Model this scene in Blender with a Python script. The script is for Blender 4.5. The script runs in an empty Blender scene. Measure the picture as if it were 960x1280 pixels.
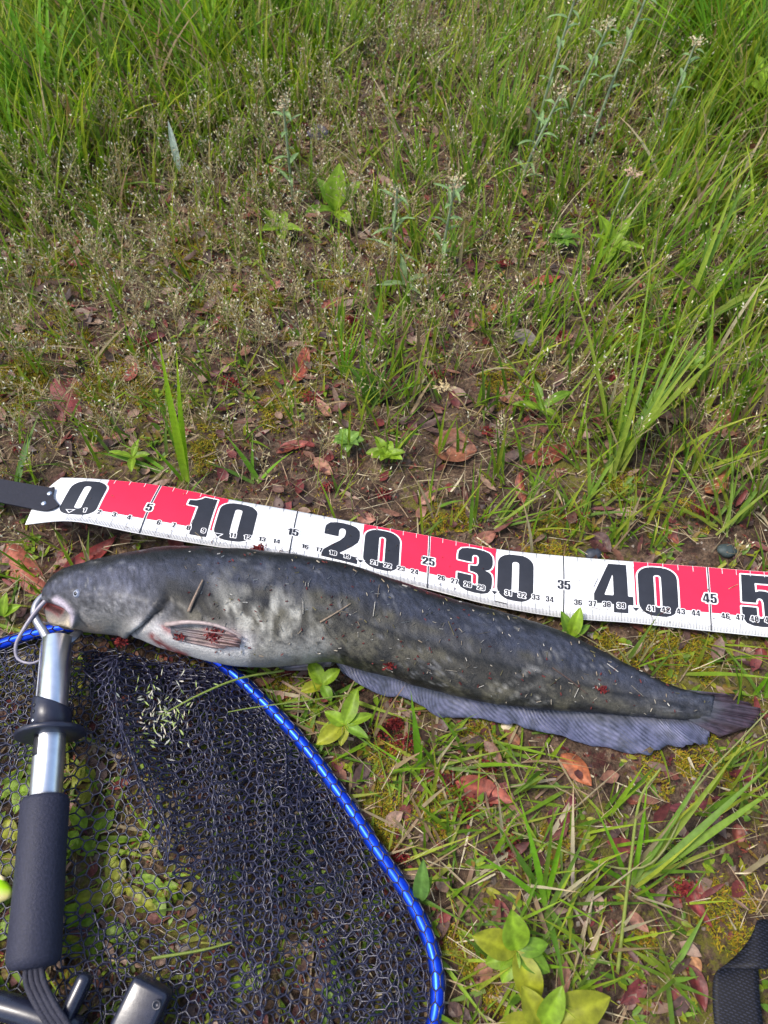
import bpy, math, random
import numpy as np
from mathutils import Vector, Matrix
from mathutils.bvhtree import BVHTree
R = math.radians
rng = np.random.default_rng(7); random.seed(7)
scn = bpy.context.scene
col = scn.collection

# ------------------------------------------------------------------ camera
PITCH, CAMH, FPX = R(58), 0.4975, 961.0
cam_d = bpy.data.cameras.new('camera'); cam = bpy.data.objects.new('camera', cam_d); col.objects.link(cam)
cam_d.sensor_fit = 'VERTICAL'; cam_d.sensor_height = 34.6; cam_d.lens = 34.6*FPX/1280
cam_d.clip_start = 0.02; cam_d.clip_end = 400
cam.location = (0, 0, CAMH); cam.rotation_euler = (math.pi/2-PITCH, 0, 0)
cam_d.dof.use_dof = True; cam_d.dof.focus_distance = 0.55; cam_d.dof.aperture_fstop = 12
scn.camera = cam
# ------------------------------------------------------------------ sky, sun, exposure
SUN_EL, SUN_AZ = R(62), R(-92)          # azimuth from +Y towards +X
w = bpy.data.worlds.new('World'); scn.world = w; w.use_nodes = True
nt = w.node_tree; bg = nt.nodes['Background']
sky = nt.nodes.new('ShaderNodeTexSky'); sky.sky_type = 'NISHITA'; sky.sun_disc = False
sky.sun_elevation = SUN_EL; sky.sun_rotation = SUN_AZ; sky.dust_density = 3.0; sky.air_density = 1.0
nt.links.new(sky.outputs[0], bg.inputs[0]); bg.inputs[1].default_value = 0.125
sl = bpy.data.lights.new('sun', 'SUN'); sun = bpy.data.objects.new('sun', sl); col.objects.link(sun)
sl.energy = 1.5; sl.angle = R(11); sl.color = (1, .95, .87)
sd = Vector((math.sin(SUN_AZ)*math.cos(SUN_EL), math.cos(SUN_AZ)*math.cos(SUN_EL), math.sin(SUN_EL)))
sun.rotation_euler = sd.to_track_quat('Z', 'Y').to_euler()
scn.view_settings.view_transform = 'Standard'; scn.view_settings.look = 'None'
scn.view_settings.exposure = 1.25; scn.view_settings.gamma = 1.0
scn.render.engine = 'CYCLES'
scn.cycles.max_bounces = 6; scn.cycles.diffuse_bounces = 3; scn.cycles.glossy_bounces = 3; scn.cycles.transmission_bounces = 3

# ------------------------------------------------------------------ helpers
def at(px, py, z=0.0):
    "where the line of sight through a photograph pixel meets height z"
    s, c = math.sin(PITCH), math.cos(PITCH)
    a, b = (px-480)/FPX, -(py-640)/FPX
    d = Vector((a, b*s+c, b*c-s))
    t = (z-CAMH)/d.z
    return Vector((d.x*t, d.y*t, z))
def at2(p, z=0.0):
    v = at(p[0], p[1], z); return (v.x, v.y)
def ray(px, py):
    s, c = math.sin(PITCH), math.cos(PITCH)
    a, b = (px-480)/FPX, -(py-640)/FPX
    return Vector((a, b*s+c, b*c-s)).normalized()
def proj(P):
    "photograph pixel of world points (N,3)"
    P = np.atleast_2d(P); s, c = math.sin(PITCH), math.cos(PITCH)
    y, z = P[:, 1], P[:, 2]-CAMH
    dep = y*c - z*s; up = y*s + z*c
    return np.stack([480+FPX*P[:, 0]/dep, 640-FPX*up/dep], 1)
def pscale(px, py, z=0.0):
    "metres per photograph pixel at that spot"
    v = at(px, py, z); return (v.y*math.cos(PITCH)-(z-CAMH)*math.sin(PITCH))/FPX

def hash2(ix, iy, seed):
    h = (ix.astype(np.int64)*374761393 + iy.astype(np.int64)*668265263 + seed*974711) & 0xffffffff
    h = ((h ^ (h >> 13))*1274126177) & 0xffffffff
    return ((h ^ (h >> 16)) & 0xffff)/65535.0
def vn(x, y, seed=0):
    x = np.asarray(x, float); y = np.asarray(y, float)
    ix, iy = np.floor(x), np.floor(y); fx, fy = x-ix, y-iy
    fx = fx*fx*(3-2*fx); fy = fy*fy*(3-2*fy)
    a = hash2(ix, iy, seed); b = hash2(ix+1, iy, seed); c = hash2(ix, iy+1, seed); d = hash2(ix+1, iy+1, seed)
    return (a*(1-fx)+b*fx)*(1-fy)+(c*(1-fx)+d*fx)*fy
def gz(x, y):
    x = np.asarray(x, float); y = np.asarray(y, float)
    z = (vn(x/.22, y/.22, 1)-.5)*.008 + (vn(x/.05, y/.05, 2)-.5)*.005 + (vn(x/.016, y/.016, 3)-.5)*.0035 + (vn(x/.006, y/.006, 4)-.5)*.0014
    far = np.clip((np.hypot(x, y-.4)-1.2)/3, 0, 1)
    return z*(1-far) + far*((vn(x/1.7, y/1.7, 5)-.5)*.12) - .001

def inpoly(x, y, poly):
    poly = np.asarray(poly); ins = np.zeros(np.shape(x), bool); n = len(poly); j = n-1
    for i in range(n):
        xi, yi = poly[i]; xj, yj = poly[j]
        if yi != yj:
            cnd = ((yi > y) != (yj > y)) & (x < (xj-xi)*(y-yi)/(yj-yi)+xi); ins ^= cnd
        j = i
    return ins
def poly_dist(x, y, pts, closed=False):
    pts = np.asarray(pts, float); d = np.full(np.shape(x), 1e9)
    n = len(pts)
    for i in range(n if closed else n-1):
        a, b = pts[i], pts[(i+1) % n]; ab = b-a; L = (ab**2).sum()+1e-12
        t = np.clip(((x-a[0])*ab[0]+(y-a[1])*ab[1])/L, 0, 1)
        d = np.minimum(d, np.hypot(x-a[0]-t*ab[0], y-a[1]-t*ab[1]))
    return d
def spline(P, n):
    "Catmull-Rom through points P (k,d), n samples"
    P = np.asarray(P, float); k = len(P)
    Q = np.vstack([2*P[0]-P[1], P, 2*P[-1]-P[-2]])
    t = np.linspace(0, k-1-1e-9, n); i = t.astype(int); f = (t-i)[:, None]
    a, b, c, d = Q[i], Q[i+1], Q[i+2], Q[i+3]
    return .5*((2*b)+(c-a)*f+(2*a-5*b+4*c-d)*f*f+(3*b-a-3*c+d)*f**3)
def lerpx(xs, ys, x): return np.interp(x, xs, ys)
def smooth_interp(xs, ys, x):
    "C1 interpolation of rows ys over xs (non-uniform)"
    xs = np.asarray(xs, float); ys = np.asarray(ys, float); x = np.asarray(x, float)
    m = np.gradient(ys, xs, axis=0)
    i = np.clip(np.searchsorted(xs, x)-1, 0, len(xs)-2); h = (xs[i+1]-xs[i]); t = (x-xs[i])/h
    if ys.ndim > 1: t = t[..., None]; h = h[..., None]
    return (1+2*t)*(1-t)**2*ys[i] + t*(1-t)**2*h*m[i] + t*t*(3-2*t)*ys[i+1] + t*t*(t-1)*h*m[i+1]

def mk(name, verts, faces, mat, parent=None, tint=None, smooth=True, attrs=None, loc=None):
    "one mesh object; faces: array (M,k) or list of lists"
    verts = np.asarray(verts, float)
    me = bpy.data.meshes.new(name)
    if loc is not None: verts = verts-np.asarray(loc)
    if isinstance(faces, np.ndarray):
        k = faces.shape[1]; n = len(faces)
        me.vertices.add(len(verts)); me.vertices.foreach_set('co', verts.astype(np.float32).ravel())
        me.loops.add(n*k); me.loops.foreach_set('vertex_index', faces.astype(np.int32).ravel())
        me.polygons.add(n); me.polygons.foreach_set('loop_start', np.arange(0, n*k, k, dtype=np.int32))
        me.update(calc_edges=True)
    else:
        me.from_pydata([tuple(v) for v in verts], [], faces)
    if smooth: me.polygons.foreach_set('use_smooth', np.ones(len(me.polygons), bool))
    if tint is not None:
        a = me.color_attributes.new('tint', 'FLOAT_COLOR', 'POINT')
        t = np.ones((len(verts), 4), np.float32); t[:, :3] = tint; a.data.foreach_set('color', t.ravel())
    for an, av in (attrs or {}).items():
        a = me.attributes.new(an, 'FLOAT', 'POINT'); a.data.foreach_set('value', np.asarray(av, np.float32))
    me.validate(); me.update()
    o = bpy.data.objects.new(name, me); col.objects.link(o)
    if mat: me.materials.append(mat)
    if parent is not None:
        o.parent = parent
        o.matrix_parent_inverse = parent.matrix_world.inverted() if False else Matrix.Translation(-parent.location)
    if loc is not None: o.location = loc
    return o
def tag(o, label, cat, group=None, kind=None):
    o['label'] = label; o['category'] = cat
    if group: o['group'] = group
    if kind: o['kind'] = kind
    return o
def empty(name, loc, label, cat, group=None):
    o = bpy.data.objects.new(name, None); col.objects.link(o); o.location = loc; o.empty_display_size = .01
    return tag(o, label, cat, group)

def tube(path, rad, sides=8, cap=True):
    "verts, faces of a tube along path (n,3)"
    P = np.asarray(path, float); n = len(P); rad = np.broadcast_to(np.asarray(rad, float), (n,))
    T = np.gradient(P, axis=0); T /= np.linalg.norm(T, axis=1)[:, None]+1e-12
    up = np.array([0, 0, 1.]) if abs(T[0][2]) < .9 else np.array([1., 0, 0])
    N = np.cross(up, T[0]); N /= np.linalg.norm(N); V = []
    for i in range(n):
        N = N-T[i]*N.dot(T[i]); N /= np.linalg.norm(N); B = np.cross(T[i], N)
        a = np.arange(sides)*2*math.pi/sides
        V.append(P[i]+rad[i]*(np.cos(a)[:, None]*N+np.sin(a)[:, None]*B))
    V = np.concatenate(V); F = []
    for i in range(n-1):
        for j in range(sides):
            k = (j+1) % sides; F.append([i*sides+j, i*sides+k, (i+1)*sides+k, (i+1)*sides+j])
    if cap: F.append(list(range(sides))[::-1]); F.append([(n-1)*sides+j for j in range(sides)])
    return V, F
def lathe(prof, sides=32):
    "prof list (r,z) -> verts, faces, closed ends"
    V = []; F = []; n = len(prof); a = np.arange(sides)*2*math.pi/sides
    for r, z in prof: V.append(np.stack([r*np.cos(a), r*np.sin(a), np.full(sides, z)], 1))
    for i in range(n-1):
        for j in range(sides):
            k = (j+1) % sides; F.append([i*sides+j, i*sides+k, (i+1)*sides+k, (i+1)*sides+j])
    F.append(list(range(sides))[::-1]); F.append([(n-1)*sides+j for j in range(sides)])
    return np.concatenate(V), F
def join(parts):
    V = []; F = []; k = 0
    for v, f in parts:
        V.append(np.asarray(v)); F += [[i+k for i in q] for q in f]; k += len(v)
    return np.concatenate(V), F
def bevel_box(sx, sy, sz, b):
    import bmesh
    bm = bmesh.new(); bmesh.ops.create_cube(bm, size=1)
    for v in bm.verts: v.co = Vector((v.co.x*sx, v.co.y*sy, v.co.z*sz))
    bmesh.ops.bevel(bm, geom=bm.edges[:], offset=b, segments=3, affect='EDGES', profile=.5)
    V = np.array([v.co[:] for v in bm.verts]); F = [[v.index for v in f.verts] for f in bm.faces]; bm.free()
    return V, F
def xf(V, M):
    V = np.asarray(V); M = np.array(M); return V@M[:3, :3].T+M[:3, 3]
def frame(origin, zdir, xhint=(1, 0, 0)):
    z = Vector(zdir).normalized(); x = Vector(xhint); x = (x-z*x.dot(z)).normalized(); y = z.cross(x)
    M = Matrix.Identity(4)
    for i in range(3): M[i][0], M[i][1], M[i][2], M[i][3] = x[i], y[i], z[i], origin[i]
    return M

# ------------------------------------------------------------------ materials
def newmat(name):
    m = bpy.data.materials.new(name); m.use_nodes = True
    return m, m.node_tree, m.node_tree.nodes['Principled BSDF']
def N(t, typ, **kw):
    n = t.nodes.new(typ)
    for k, v in kw.items():
        if k.startswith('i_'):
            key = k[2:]; n.inputs[int(key) if key.isdigit() else key].default_value = v
        else: setattr(n, k, v)
    return n
def ramp(t, pts):
    r = t.nodes.new('ShaderNodeValToRGB'); e = r.color_ramp.elements
    while len(e) < len(pts): e.new(.5)
    for x, (p, c) in zip(e, pts): x.position = p; x.color = (*c, 1)
    return r
def mixc(t, fac, a, b, mode='MIX'):
    m = t.nodes.new('ShaderNodeMix'); m.data_type = 'RGBA'; m.blend_type = mode
    for s, v in ((m.inputs[0], fac), (m.inputs[6], a), (m.inputs[7], b)):
        if isinstance(v, (int, float)): s.default_value = v
        elif isinstance(v, tuple): s.default_value = (*v, 1)
        else: t.links.new(v, s)
    return m.outputs[2]
def noise(t, scale, detail=4, rough=.6, vec=None):
    n = N(t, 'ShaderNodeTexNoise'); n.inputs['Scale'].default_value = scale; n.inputs['Detail'].default_value = detail
    n.inputs['Roughness'].default_value = rough
    if vec is not None: t.links.new(vec, n.inputs['Vector'])
    return n
def bump(t, bsdf, height, strength, dist):
    b = N(t, 'ShaderNodeBump'); b.inputs['Strength'].default_value = strength; b.inputs['Distance'].default_value = dist
    t.links.new(height, b.inputs['Height']); t.links.new(b.outputs[0], bsdf.inputs['Normal']); return b
def objco(t): return N(t, 'ShaderNodeTexCoord').outputs['Object']
def mat_tint(name, rough=.5, transl=.0, spec=.4, nscale=350, namp=.35, bumpd=0.0):
    m, t, b = newmat(name)
    a = N(t, 'ShaderNodeAttribute', attribute_name='tint')
    n = noise(t, nscale, 3, .6, objco(t))
    r = ramp(t, [(.25, (1-namp,)*3), (.75, (1+namp*.6,)*3)]); t.links.new(n.outputs[0], r.inputs[0])
    c = mixc(t, 1.0, a.outputs['Color'], r.outputs[0], 'MULTIPLY')
    t.links.new(c, b.inputs['Base Color']); b.inputs['Roughness'].default_value = rough
    b.inputs['Specular IOR Level'].default_value = spec
    if bumpd: bump(t, b, n.outputs[0], .6, bumpd)
    if transl:
        tr = N(t, 'ShaderNodeBsdfTranslucent'); mx = N(t, 'ShaderNodeMixShader'); mx.inputs[0].default_value = transl
        br = mixc(t, 1.0, c, (1.15, 1.2, .75), 'MULTIPLY'); t.links.new(br, tr.inputs[0])
        t.links.new(b.outputs[0], mx.inputs[1]); t.links.new(tr.outputs[0], mx.inputs[2])
        t.links.new(mx.outputs[0], t.nodes['Material Output'].inputs[0])
    return m
M_grass = mat_tint('grass_blade', .5, .45, .22, 260, .25)
M_leaf = mat_tint('broad_leaf', .45, .38, .3, 220, .35, .0005)
M_dead = mat_tint('dead_leaf', .5, .08, .4, 300, .55, .0008)
M_litter = mat_tint('litter', .7, .05, .3, 600, .5)
M_moss = mat_tint('moss', .7, .25, .2, 300, .4)
def mat_plain(name, c, rough=.5, metal=0.0, spec=.5, nsc=400, nd=0.0, var=.12):
    m, t, b = newmat(name); n = noise(t, nsc, 4, .6, objco(t))
    r = ramp(t, [(.3, tuple(x*(1-var) for x in c)), (.7, tuple(min(1, x*(1+var)) for x in c))])
    t.links.new(n.outputs[0], r.inputs[0]); t.links.new(r.outputs[0], b.inputs['Base Color'])
    rr = N(t, 'ShaderNodeMapRange'); rr.inputs[3].default_value = max(.03, rough-.08); rr.inputs[4].default_value = min(1, rough+.1)
    n2 = noise(t, nsc*.25, 4, .65, objco(t)); t.links.new(n2.outputs[0], rr.inputs[0]); t.links.new(rr.outputs[0], b.inputs['Roughness'])
    b.inputs['Metallic'].default_value = metal; b.inputs['Specular IOR Level'].default_value = spec
    if nd: bump(t, b, n.outputs[0], .5, nd)
    return m

# ------------------------------------------------------------------ layout of the big things (used to keep plants clear of them)
TAPE_U = [-3.2, 0, 5, 10, 15, 20, 25, 30, 35, 40, 45, 50, 57]
TAPE_F = [(27, 656), (82, 651), (174, 667), (269, 683), (361, 695), (449, 715), (534, 736), (617, 757), (704, 772), (795, 779), (889, 789), (981, 798), (1112, 806)]
TAPE_R = [(62, 597), (110, 598), (201, 607), (286, 624), (372, 639), (455, 655), (537, 670), (620, 686), (704, 695), (791, 702), (884, 709), (972, 716), (1096, 725)]
TAPE_ZF = [2.9, 3.3, 3.0, 2.6, 2.3, 1.75, 1.2, .85, .65, .65, .7, .7, .7]
TAPE_ZR = [2.9, 2.8, 2.3, 1.8, 1.35, 1.0, .8, .7, .65, .65, .8, .8, .7]
TF = np.array([at(*p, z/100)[:] for p, z in zip(TAPE_F, TAPE_ZF)])
TR = np.array([at(*p, z/100)[:] for p, z in zip(TAPE_R, TAPE_ZR)])
TW = 4.65
def tape_map(u, v, h):
    "tape coordinates in cm -> world; v from the front edge, h above the sheet in m"
    u = np.atleast_1d(np.asarray(u, float)); v = np.atleast_1d(np.asarray(v, float))
    def P(uu, vv):
        f = smooth_interp(TAPE_U, TF, uu); r = smooth_interp(TAPE_U, TR, uu); k = (vv/TW)[:, None]
        p = f*(1-k)+r*k; p[:, 2] += .0022*np.sin(np.pi*vv/TW)*(.6+.4*np.sin(uu*.23)); return p
    p = P(u, v); e = .05
    n = np.cross(P(u+e, v)-P(u-e, v), P(u, v+e)-P(u, v-e)); n /= np.linalg.norm(n, axis=1)[:, None]
    return p+n*h
# fish stations: (top px, bottom px, half thickness cm, lift of the underside cm)
FS = [((60, 741), (60, 757), .55, 2.1), ((63, 734), (59, 773), 1.25, 1.3), ((76, 721), (74, 785), 1.85, 1.0), ((100, 711), (98, 790), 2.3, .85), ((135, 703), (130, 794), 2.6, .8),
      ((170, 697), (163, 798), 2.8, .8), ((210, 690), (200, 812), 2.8, .8), ((255, 689), (243, 823), 2.75, .8), ((300, 691), (286, 832), 2.7, .8),
      ((345, 695), (332, 834), 2.65, .7), ((390, 701), (376, 830), 2.55, .6), ((430, 708), (415, 828), 2.4, .5), ((470, 720), (452, 838), 2.2, .45),
      ((510, 734), (492, 848), 2.0, .4), ((550, 747), (533, 861), 1.8, .4), ((600, 760), (585, 873), 1.6, .4), ((650, 773), (636, 882), 1.38, .4),
      ((700, 790), (684, 887), 1.15, .4), ((750, 814), (735, 890), .92, .4), ((800, 839), (785, 893), .7, .4), ((840, 858), (828, 896), .5, .4),
      ((870, 866), (862, 898), .36, .4), ((892, 870), (886, 898), .26, .4)]
FISH_PX = [f[0] for f in FS]+[(945, 885), (940, 910), (888, 930), (840, 938), (780, 936), (720, 927), (660, 914), (600, 897), (545, 888), (500, 870), (430, 840)]+[f[1] for f in FS[:12]][::-1]
HOOP_PX = [(-60, 835), (0, 806), (60, 788), (110, 782), (170, 786), (230, 805), (282, 834), (322, 870), (372, 922), (422, 988), (470, 1060), (513, 1125), (538, 1180), (547, 1232), (540, 1285)]
hoop_vis = [at(*p, .007) for p in HOOP_PX]
HOOP = [(v.x, v.y) for v in hoop_vis]+[(.012, -.035), (-.02, -.065), (-.07, -.085), (-.13, -.088), (-.185, -.07), (-.25, -.03), (-.295, .02), (-.315, .08), (-.31, .135)]
HOOP_S = spline(HOOP+HOOP[:1], 260)[:-1]

# ceiling map: lowest underside of things over the ground, sampled on a grid
GX0, GY0, GS = -.75, -.3, .004; GNX, GNY = 376, 450
gxx, gyy = np.meshgrid(GX0+np.arange(GNX)*GS, GY0+np.arange(GNY)*GS)
CEIL = np.full(gxx.shape, 9.0)
CEIL[inpoly(gxx, gyy, HOOP_S)] = .006
uu = np.linspace(-3.2, 57, 160); vv = np.linspace(-.25, TW+.2, 20)
U_, V_ = np.meshgrid(uu, vv); tp = tape_map(U_.ravel(), V_.ravel(), 0)
ti = ((tp[:, 0]-GX0)/GS).astype(int); tj = ((tp[:, 1]-GY0)/GS).astype(int)
ok = (ti >= 0) & (ti < GNX) & (tj >= 0) & (tj < GNY)
np.minimum.at(CEIL, (tj[ok], ti[ok]), tp[ok, 2]-.002)
fish_foot = [at2(p, .012) for p in FISH_PX]
CEIL[inpoly(gxx, gyy, fish_foot)] = .001
strapL = [at2(p, .02) for p in [(-120, 585), (70, 602), (70, 640), (-120, 620)]]; CEIL[inpoly(gxx, gyy, strapL)] = .015
webz = [at2(p, .01) for p in [(880, 1165), (1100, 1130), (1100, 1400), (880, 1400)]]; CEIL[inpoly(gxx, gyy, webz)] = .002
GRIP_ZONE = [at2(p, .02) for p in [(20, 740), (60, 735), (100, 780), (100, 930), (95, 1290), (-20, 1290), (5, 930), (15, 800)]]
CEIL[inpoly(gxx, gyy, GRIP_ZONE)] = .005
def ceil_at(x, y):
    i = np.clip(((x-GX0)/GS).round().astype(int), 0, GNX-1); j = np.clip(((y-GY0)/GS).round().astype(int), 0, GNY-1)
    return CEIL[j, i]

# ------------------------------------------------------------------ ground
def axis_coords(lo, hi, step):
    c = list(np.arange(lo, hi+1e-9, step)); s = step
    a = [c[0]]; b = [c[-1]]
    while b[-1] < 120: s *= 1.22; b.append(b[-1]+s); a.append(a[-1]-s)
    return np.array(a[:0:-1]+c+b[1:])
def build_ground():
    X = axis_coords(-.62, .62, .005); Y = axis_coords(-.15, 1.25, .005)
    xx, yy = np.meshgrid(X, Y); zz = gz(xx, yy)
    V = np.stack([xx.ravel(), yy.ravel(), zz.ravel()], 1); nx, ny = len(X), len(Y)
    i = np.arange(nx*ny).reshape(ny, nx)
    F = np.stack([i[:-1, :-1].ravel(), i[:-1, 1:].ravel(), i[1:, 1:].ravel(), i[1:, :-1].ravel()], 1)
    m, t, b = newmat('soil')
    co = objco(t)
    n1 = noise(t, 9, 5, .6, co); n2 = noise(t, 60, 6, .7, co); n3 = noise(t, 420, 5, .7, co); n4 = noise(t, 26, 4, .6, co)
    r1 = ramp(t, [(.28, (.018, .010, .008)), (.44, (.07, .042, .028)), (.58, (.155, .102, .066)), (.76, (.31, .235, .165))]); t.links.new(n2.outputs[0], r1.inputs[0])
    r2 = ramp(t, [(.3, (.25, .23, .22)), (.52, (.85, .85, .85)), (.75, (1.7, 1.6, 1.5))]); t.links.new(n3.outputs[0], r2.inputs[0])
    c = mixc(t, 1.0, r1.outputs[0], r2.outputs[0], 'MULTIPLY')
    n5 = noise(t, 150, 6, .75, co); ad = N(t, 'ShaderNodeMath', operation='ADD'); t.links.new(n4.outputs[0], ad.inputs[0]); t.links.new(n5.outputs[0], ad.inputs[1])
    rm = ramp(t, [(.54, (0, 0, 0)), (.60, (.8, .8, .8))]); hf = N(t, 'ShaderNodeMath', operation='MULTIPLY'); hf.inputs[1].default_value = .5; t.links.new(ad.outputs[0], hf.inputs[0]); t.links.new(hf.outputs[0], rm.inputs[0])
    c = mixc(t, rm.outputs[0], c, (.06, .014, .013))
    ad2 = N(t, 'ShaderNodeMath', operation='ADD'); t.links.new(n1.outputs[0], ad2.inputs[0]); t.links.new(n5.outputs[0], ad2.inputs[1])
    hf2 = N(t, 'ShaderNodeMath', operation='MULTIPLY'); hf2.inputs[1].default_value = .5; t.links.new(ad2.outputs[0], hf2.inputs[0])
    rg = ramp(t, [(.52, (0, 0, 0)), (.57, (.8, .8, .8))]); t.links.new(hf2.outputs[0], rg.inputs[0])
    c = mixc(t, rg.outputs[0], c, (.13, .125, .016))
    t.links.new(c, b.inputs['Base Color']); b.inputs['Roughness'].default_value = .85; b.inputs['Specular IOR Level'].default_value = .25
    bump(t, b, n3.outputs[0], 1.0, .003)
    o = mk('ground', V, F, m); o['kind'] = 'structure'
build_ground()

# ------------------------------------------------------------------ blades of grass (vectorised)
def blades(base, az, lean, L, W, curl, seg=5, fold=.25, roll=0.0, prof='grass'):
    "returns verts (N,(seg+1)*3,3), faces for one mesh"
    n = len(base); t = np.linspace(0, 1, seg+1)
    tm = (t[:-1]+t[1:])/2
    th = lean[:, None]+curl[:, None]*tm[None]
    h = np.concatenate([np.zeros((n, 1)), np.cumsum(np.sin(th), 1)], 1)*(L/seg)[:, None]
    z = np.concatenate([np.zeros((n, 1)), np.cumsum(np.cos(th), 1)], 1)*(L/seg)[:, None]
    ca, sa = np.cos(az), np.sin(az)
    C = np.stack([base[:, 0, None]+h*ca[:, None], base[:, 1, None]+h*sa[:, None], base[:, 2, None]+z], 2)
    if prof == 'grass': pw = np.clip((1-t**2.4), .02, 1)*(.72+.28*np.sin(np.pi*np.clip(t*1.4, 0, 1)))
    else: pw = np.clip(np.sin(np.pi*np.clip(t, 0, 1)**.8)**.7, .03, 1)
    rl = np.broadcast_to(np.asarray(roll, float), (n,))[:, None]*(.3+t[None])
    side = np.stack([-sa[:, None]*np.cos(rl), ca[:, None]*np.cos(rl), np.sin(rl)], 2)
    half = (W[:, None]*pw[None]*.5)[..., None]
    thf = np.concatenate([th, th[:, -1:]], 1)
    nrm = np.stack([-np.cos(thf)*ca[:, None], -np.cos(thf)*sa[:, None], np.sin(thf)], 2)
    mid = C-nrm*half*fold
    V = np.stack([C-side*half, mid, C+side*half], 2).reshape(n, -1, 3)
    V[..., 2] = np.maximum(V[..., 2], gz(V[..., 0], V[..., 1])+.0008)
    f = []
    for i in range(seg):
        for j in (0, 1): f.append([i*3+j, i*3+j+1, i*3+j+4, i*3+j+3])
    f = np.array(f)
    return V, f
def pack(V, f):
    n, k, _ = V.shape
    return V.reshape(-1, 3), (f[None]+(np.arange(n)*k)[:, None, None]).reshape(-1, f.shape[1])
def keep_mask(V):
    return (V[..., 2] < ceil_at(V[..., 0], V[..., 1])).all(1)
GREENS = np.array([(.15, .27, .016), (.19, .31, .02), (.11, .22, .018), (.23, .32, .024), (.28, .33, .035), (.13, .21, .035)])
STRAW = np.array([(.42, .34, .20), (.34, .25, .14), (.50, .43, .28), (.28, .19, .11)])
def green_tint(n, dry=.06, seed_cols=GREENS):
    c = seed_cols[rng.integers(0, len(seed_cols), n)]*rng.uniform(.75, 1.25, (n, 1))
    d = rng.random(n) < dry; c[d] = STRAW[rng.integers(0, len(STRAW), d.sum())]*rng.uniform(.7, 1.1, (d.sum(), 1))
    return c
def tint_blades(c, seg, nv=3):
    t = np.linspace(0, 1, seg+1)[None, :, None, None]
    base = c[:, None, None, :]; pale = base*np.array([1.25, 1.1, 1.5])+np.array([.04, .02, .02]); tip = base*np.array([1.35, 1.08, .9])
    k0 = np.clip(1-t*5, 0, 1); k1 = np.clip(t*3-2, 0, 1)
    out = base*(1-k0-k1)+pale*k0+tip*k1
    return np.broadcast_to(out, (len(c), seg+1, nv, 3)).reshape(-1, 3)

# density of fine grass over the ground, by spots (photograph pixel, radius px, weight)
def gauss_field(x, y, spots):
    d = np.zeros(np.shape(x))
    for (px, py, r, wt) in spots:
        c = at(px, py); s = pscale(px, py)*r
        d += wt*np.exp(-(((x-c.x)**2+((y-c.y)*.8)**2)/(s*s)))
    return d
GRASS_SPOTS = [(60, 60, 170, 2.4), (250, 40, 130, 1.6), (420, 60, 110, .9), (60, 200, 110, 1.5), (300, 150, 120, 1.0), (920, 60, 140, 2.4), (950, 200, 100, 1.3), (740, 60, 110, .9),
               (600, 130, 110, 1.0), (560, 260, 90, .55), (760, 250, 100, .6), (880, 380, 110, .8), (760, 480, 110, .55), (900, 560, 110, .7), (650, 600, 90, .45), (480, 480, 60, 1.2), (560, 400, 80, .4),
               (700, 380, 100, .4), (880, 850, 80, .3), (760, 1050, 130, .3), (620, 940, 80, .2), (900, 1000, 80, .2), (-300, 200, 400, 1.6), (1300, 300, 400, 2.2), (480, -250, 450, 1.3), (1200, 900, 250, .8)]
def scatter(n, x0, x1, y0, y1, field=None, fmax=3.0, floor=.15):
    x = rng.uniform(x0, x1, n*4); y = rng.uniform(y0, y1, n*4)
    if field is not None:
        k = rng.random(n*4)*fmax < np.clip(field(x, y)+floor, 0, fmax); x, y = x[k], y[k]
    return x[:n], y[:n]
def fine_grass():
    x, y = scatter(7000, -.72, .72, -.12, 1.45, lambda a, b: gauss_field(a, b, GRASS_SPOTS), 3.0, .50)
    k = rng.integers(2, 7, len(x)); bx = np.repeat(x, k)+rng.normal(0, .004, k.sum()); by = np.repeat(y, k)+rng.normal(0, .004, k.sum())
    d = gauss_field(bx, by, GRASS_SPOTS); n = len(bx)
    tall = np.clip(d/3, 0, 1)
    L = rng.uniform(.018, .055, n)*(1+tall*2.4*rng.random(n))
    W = rng.uniform(.0011, .0030, n)*(1+.9*tall)
    laz = vn(bx/.15, by/.15, 11)*2*math.pi*1.3
    az = np.where(rng.random(n) < .45, laz+rng.normal(0, .5, n), rng.uniform(0, 2*math.pi, n))
    lean = np.abs(rng.normal(.25, .28, n)); curl = rng.uniform(.05, 1.0, n)
    V, f = blades(np.stack([bx, by, gz(bx, by)-.001], 1), az, lean, L, W, curl, 5, .3, rng.normal(0, .5, n))
    m = keep_mask(V); V = V[m]; c = green_tint(n, .12)[m]
    # blades pressed flat under the net and round the fish
    x, y = scatter(1500, -.32, .12, -.1, .24); q = len(x)
    V2, f2 = blades(np.stack([x, y, gz(x, y)+rng.uniform(0, .003, q)], 1), rng.uniform(0, 6.28, q), rng.uniform(1.35, 1.6, q), rng.uniform(.015, .06, q), rng.uniform(.001, .0032, q), rng.normal(.05, .2, q), 5, .3, rng.normal(0, .3, q))
    m2 = keep_mask(V2); V = np.concatenate([V, V2[m2]]); c = np.concatenate([c, green_tint(q, .3)[m2]])
    vv, ff = pack(V, f)
    o = mk('fine_grass', vv, ff, M_grass, tint=tint_blades(c, 5))
    tag(o, 'short fine green grass growing all over the ground', 'grass', kind='stuff')
fine_grass()

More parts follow.
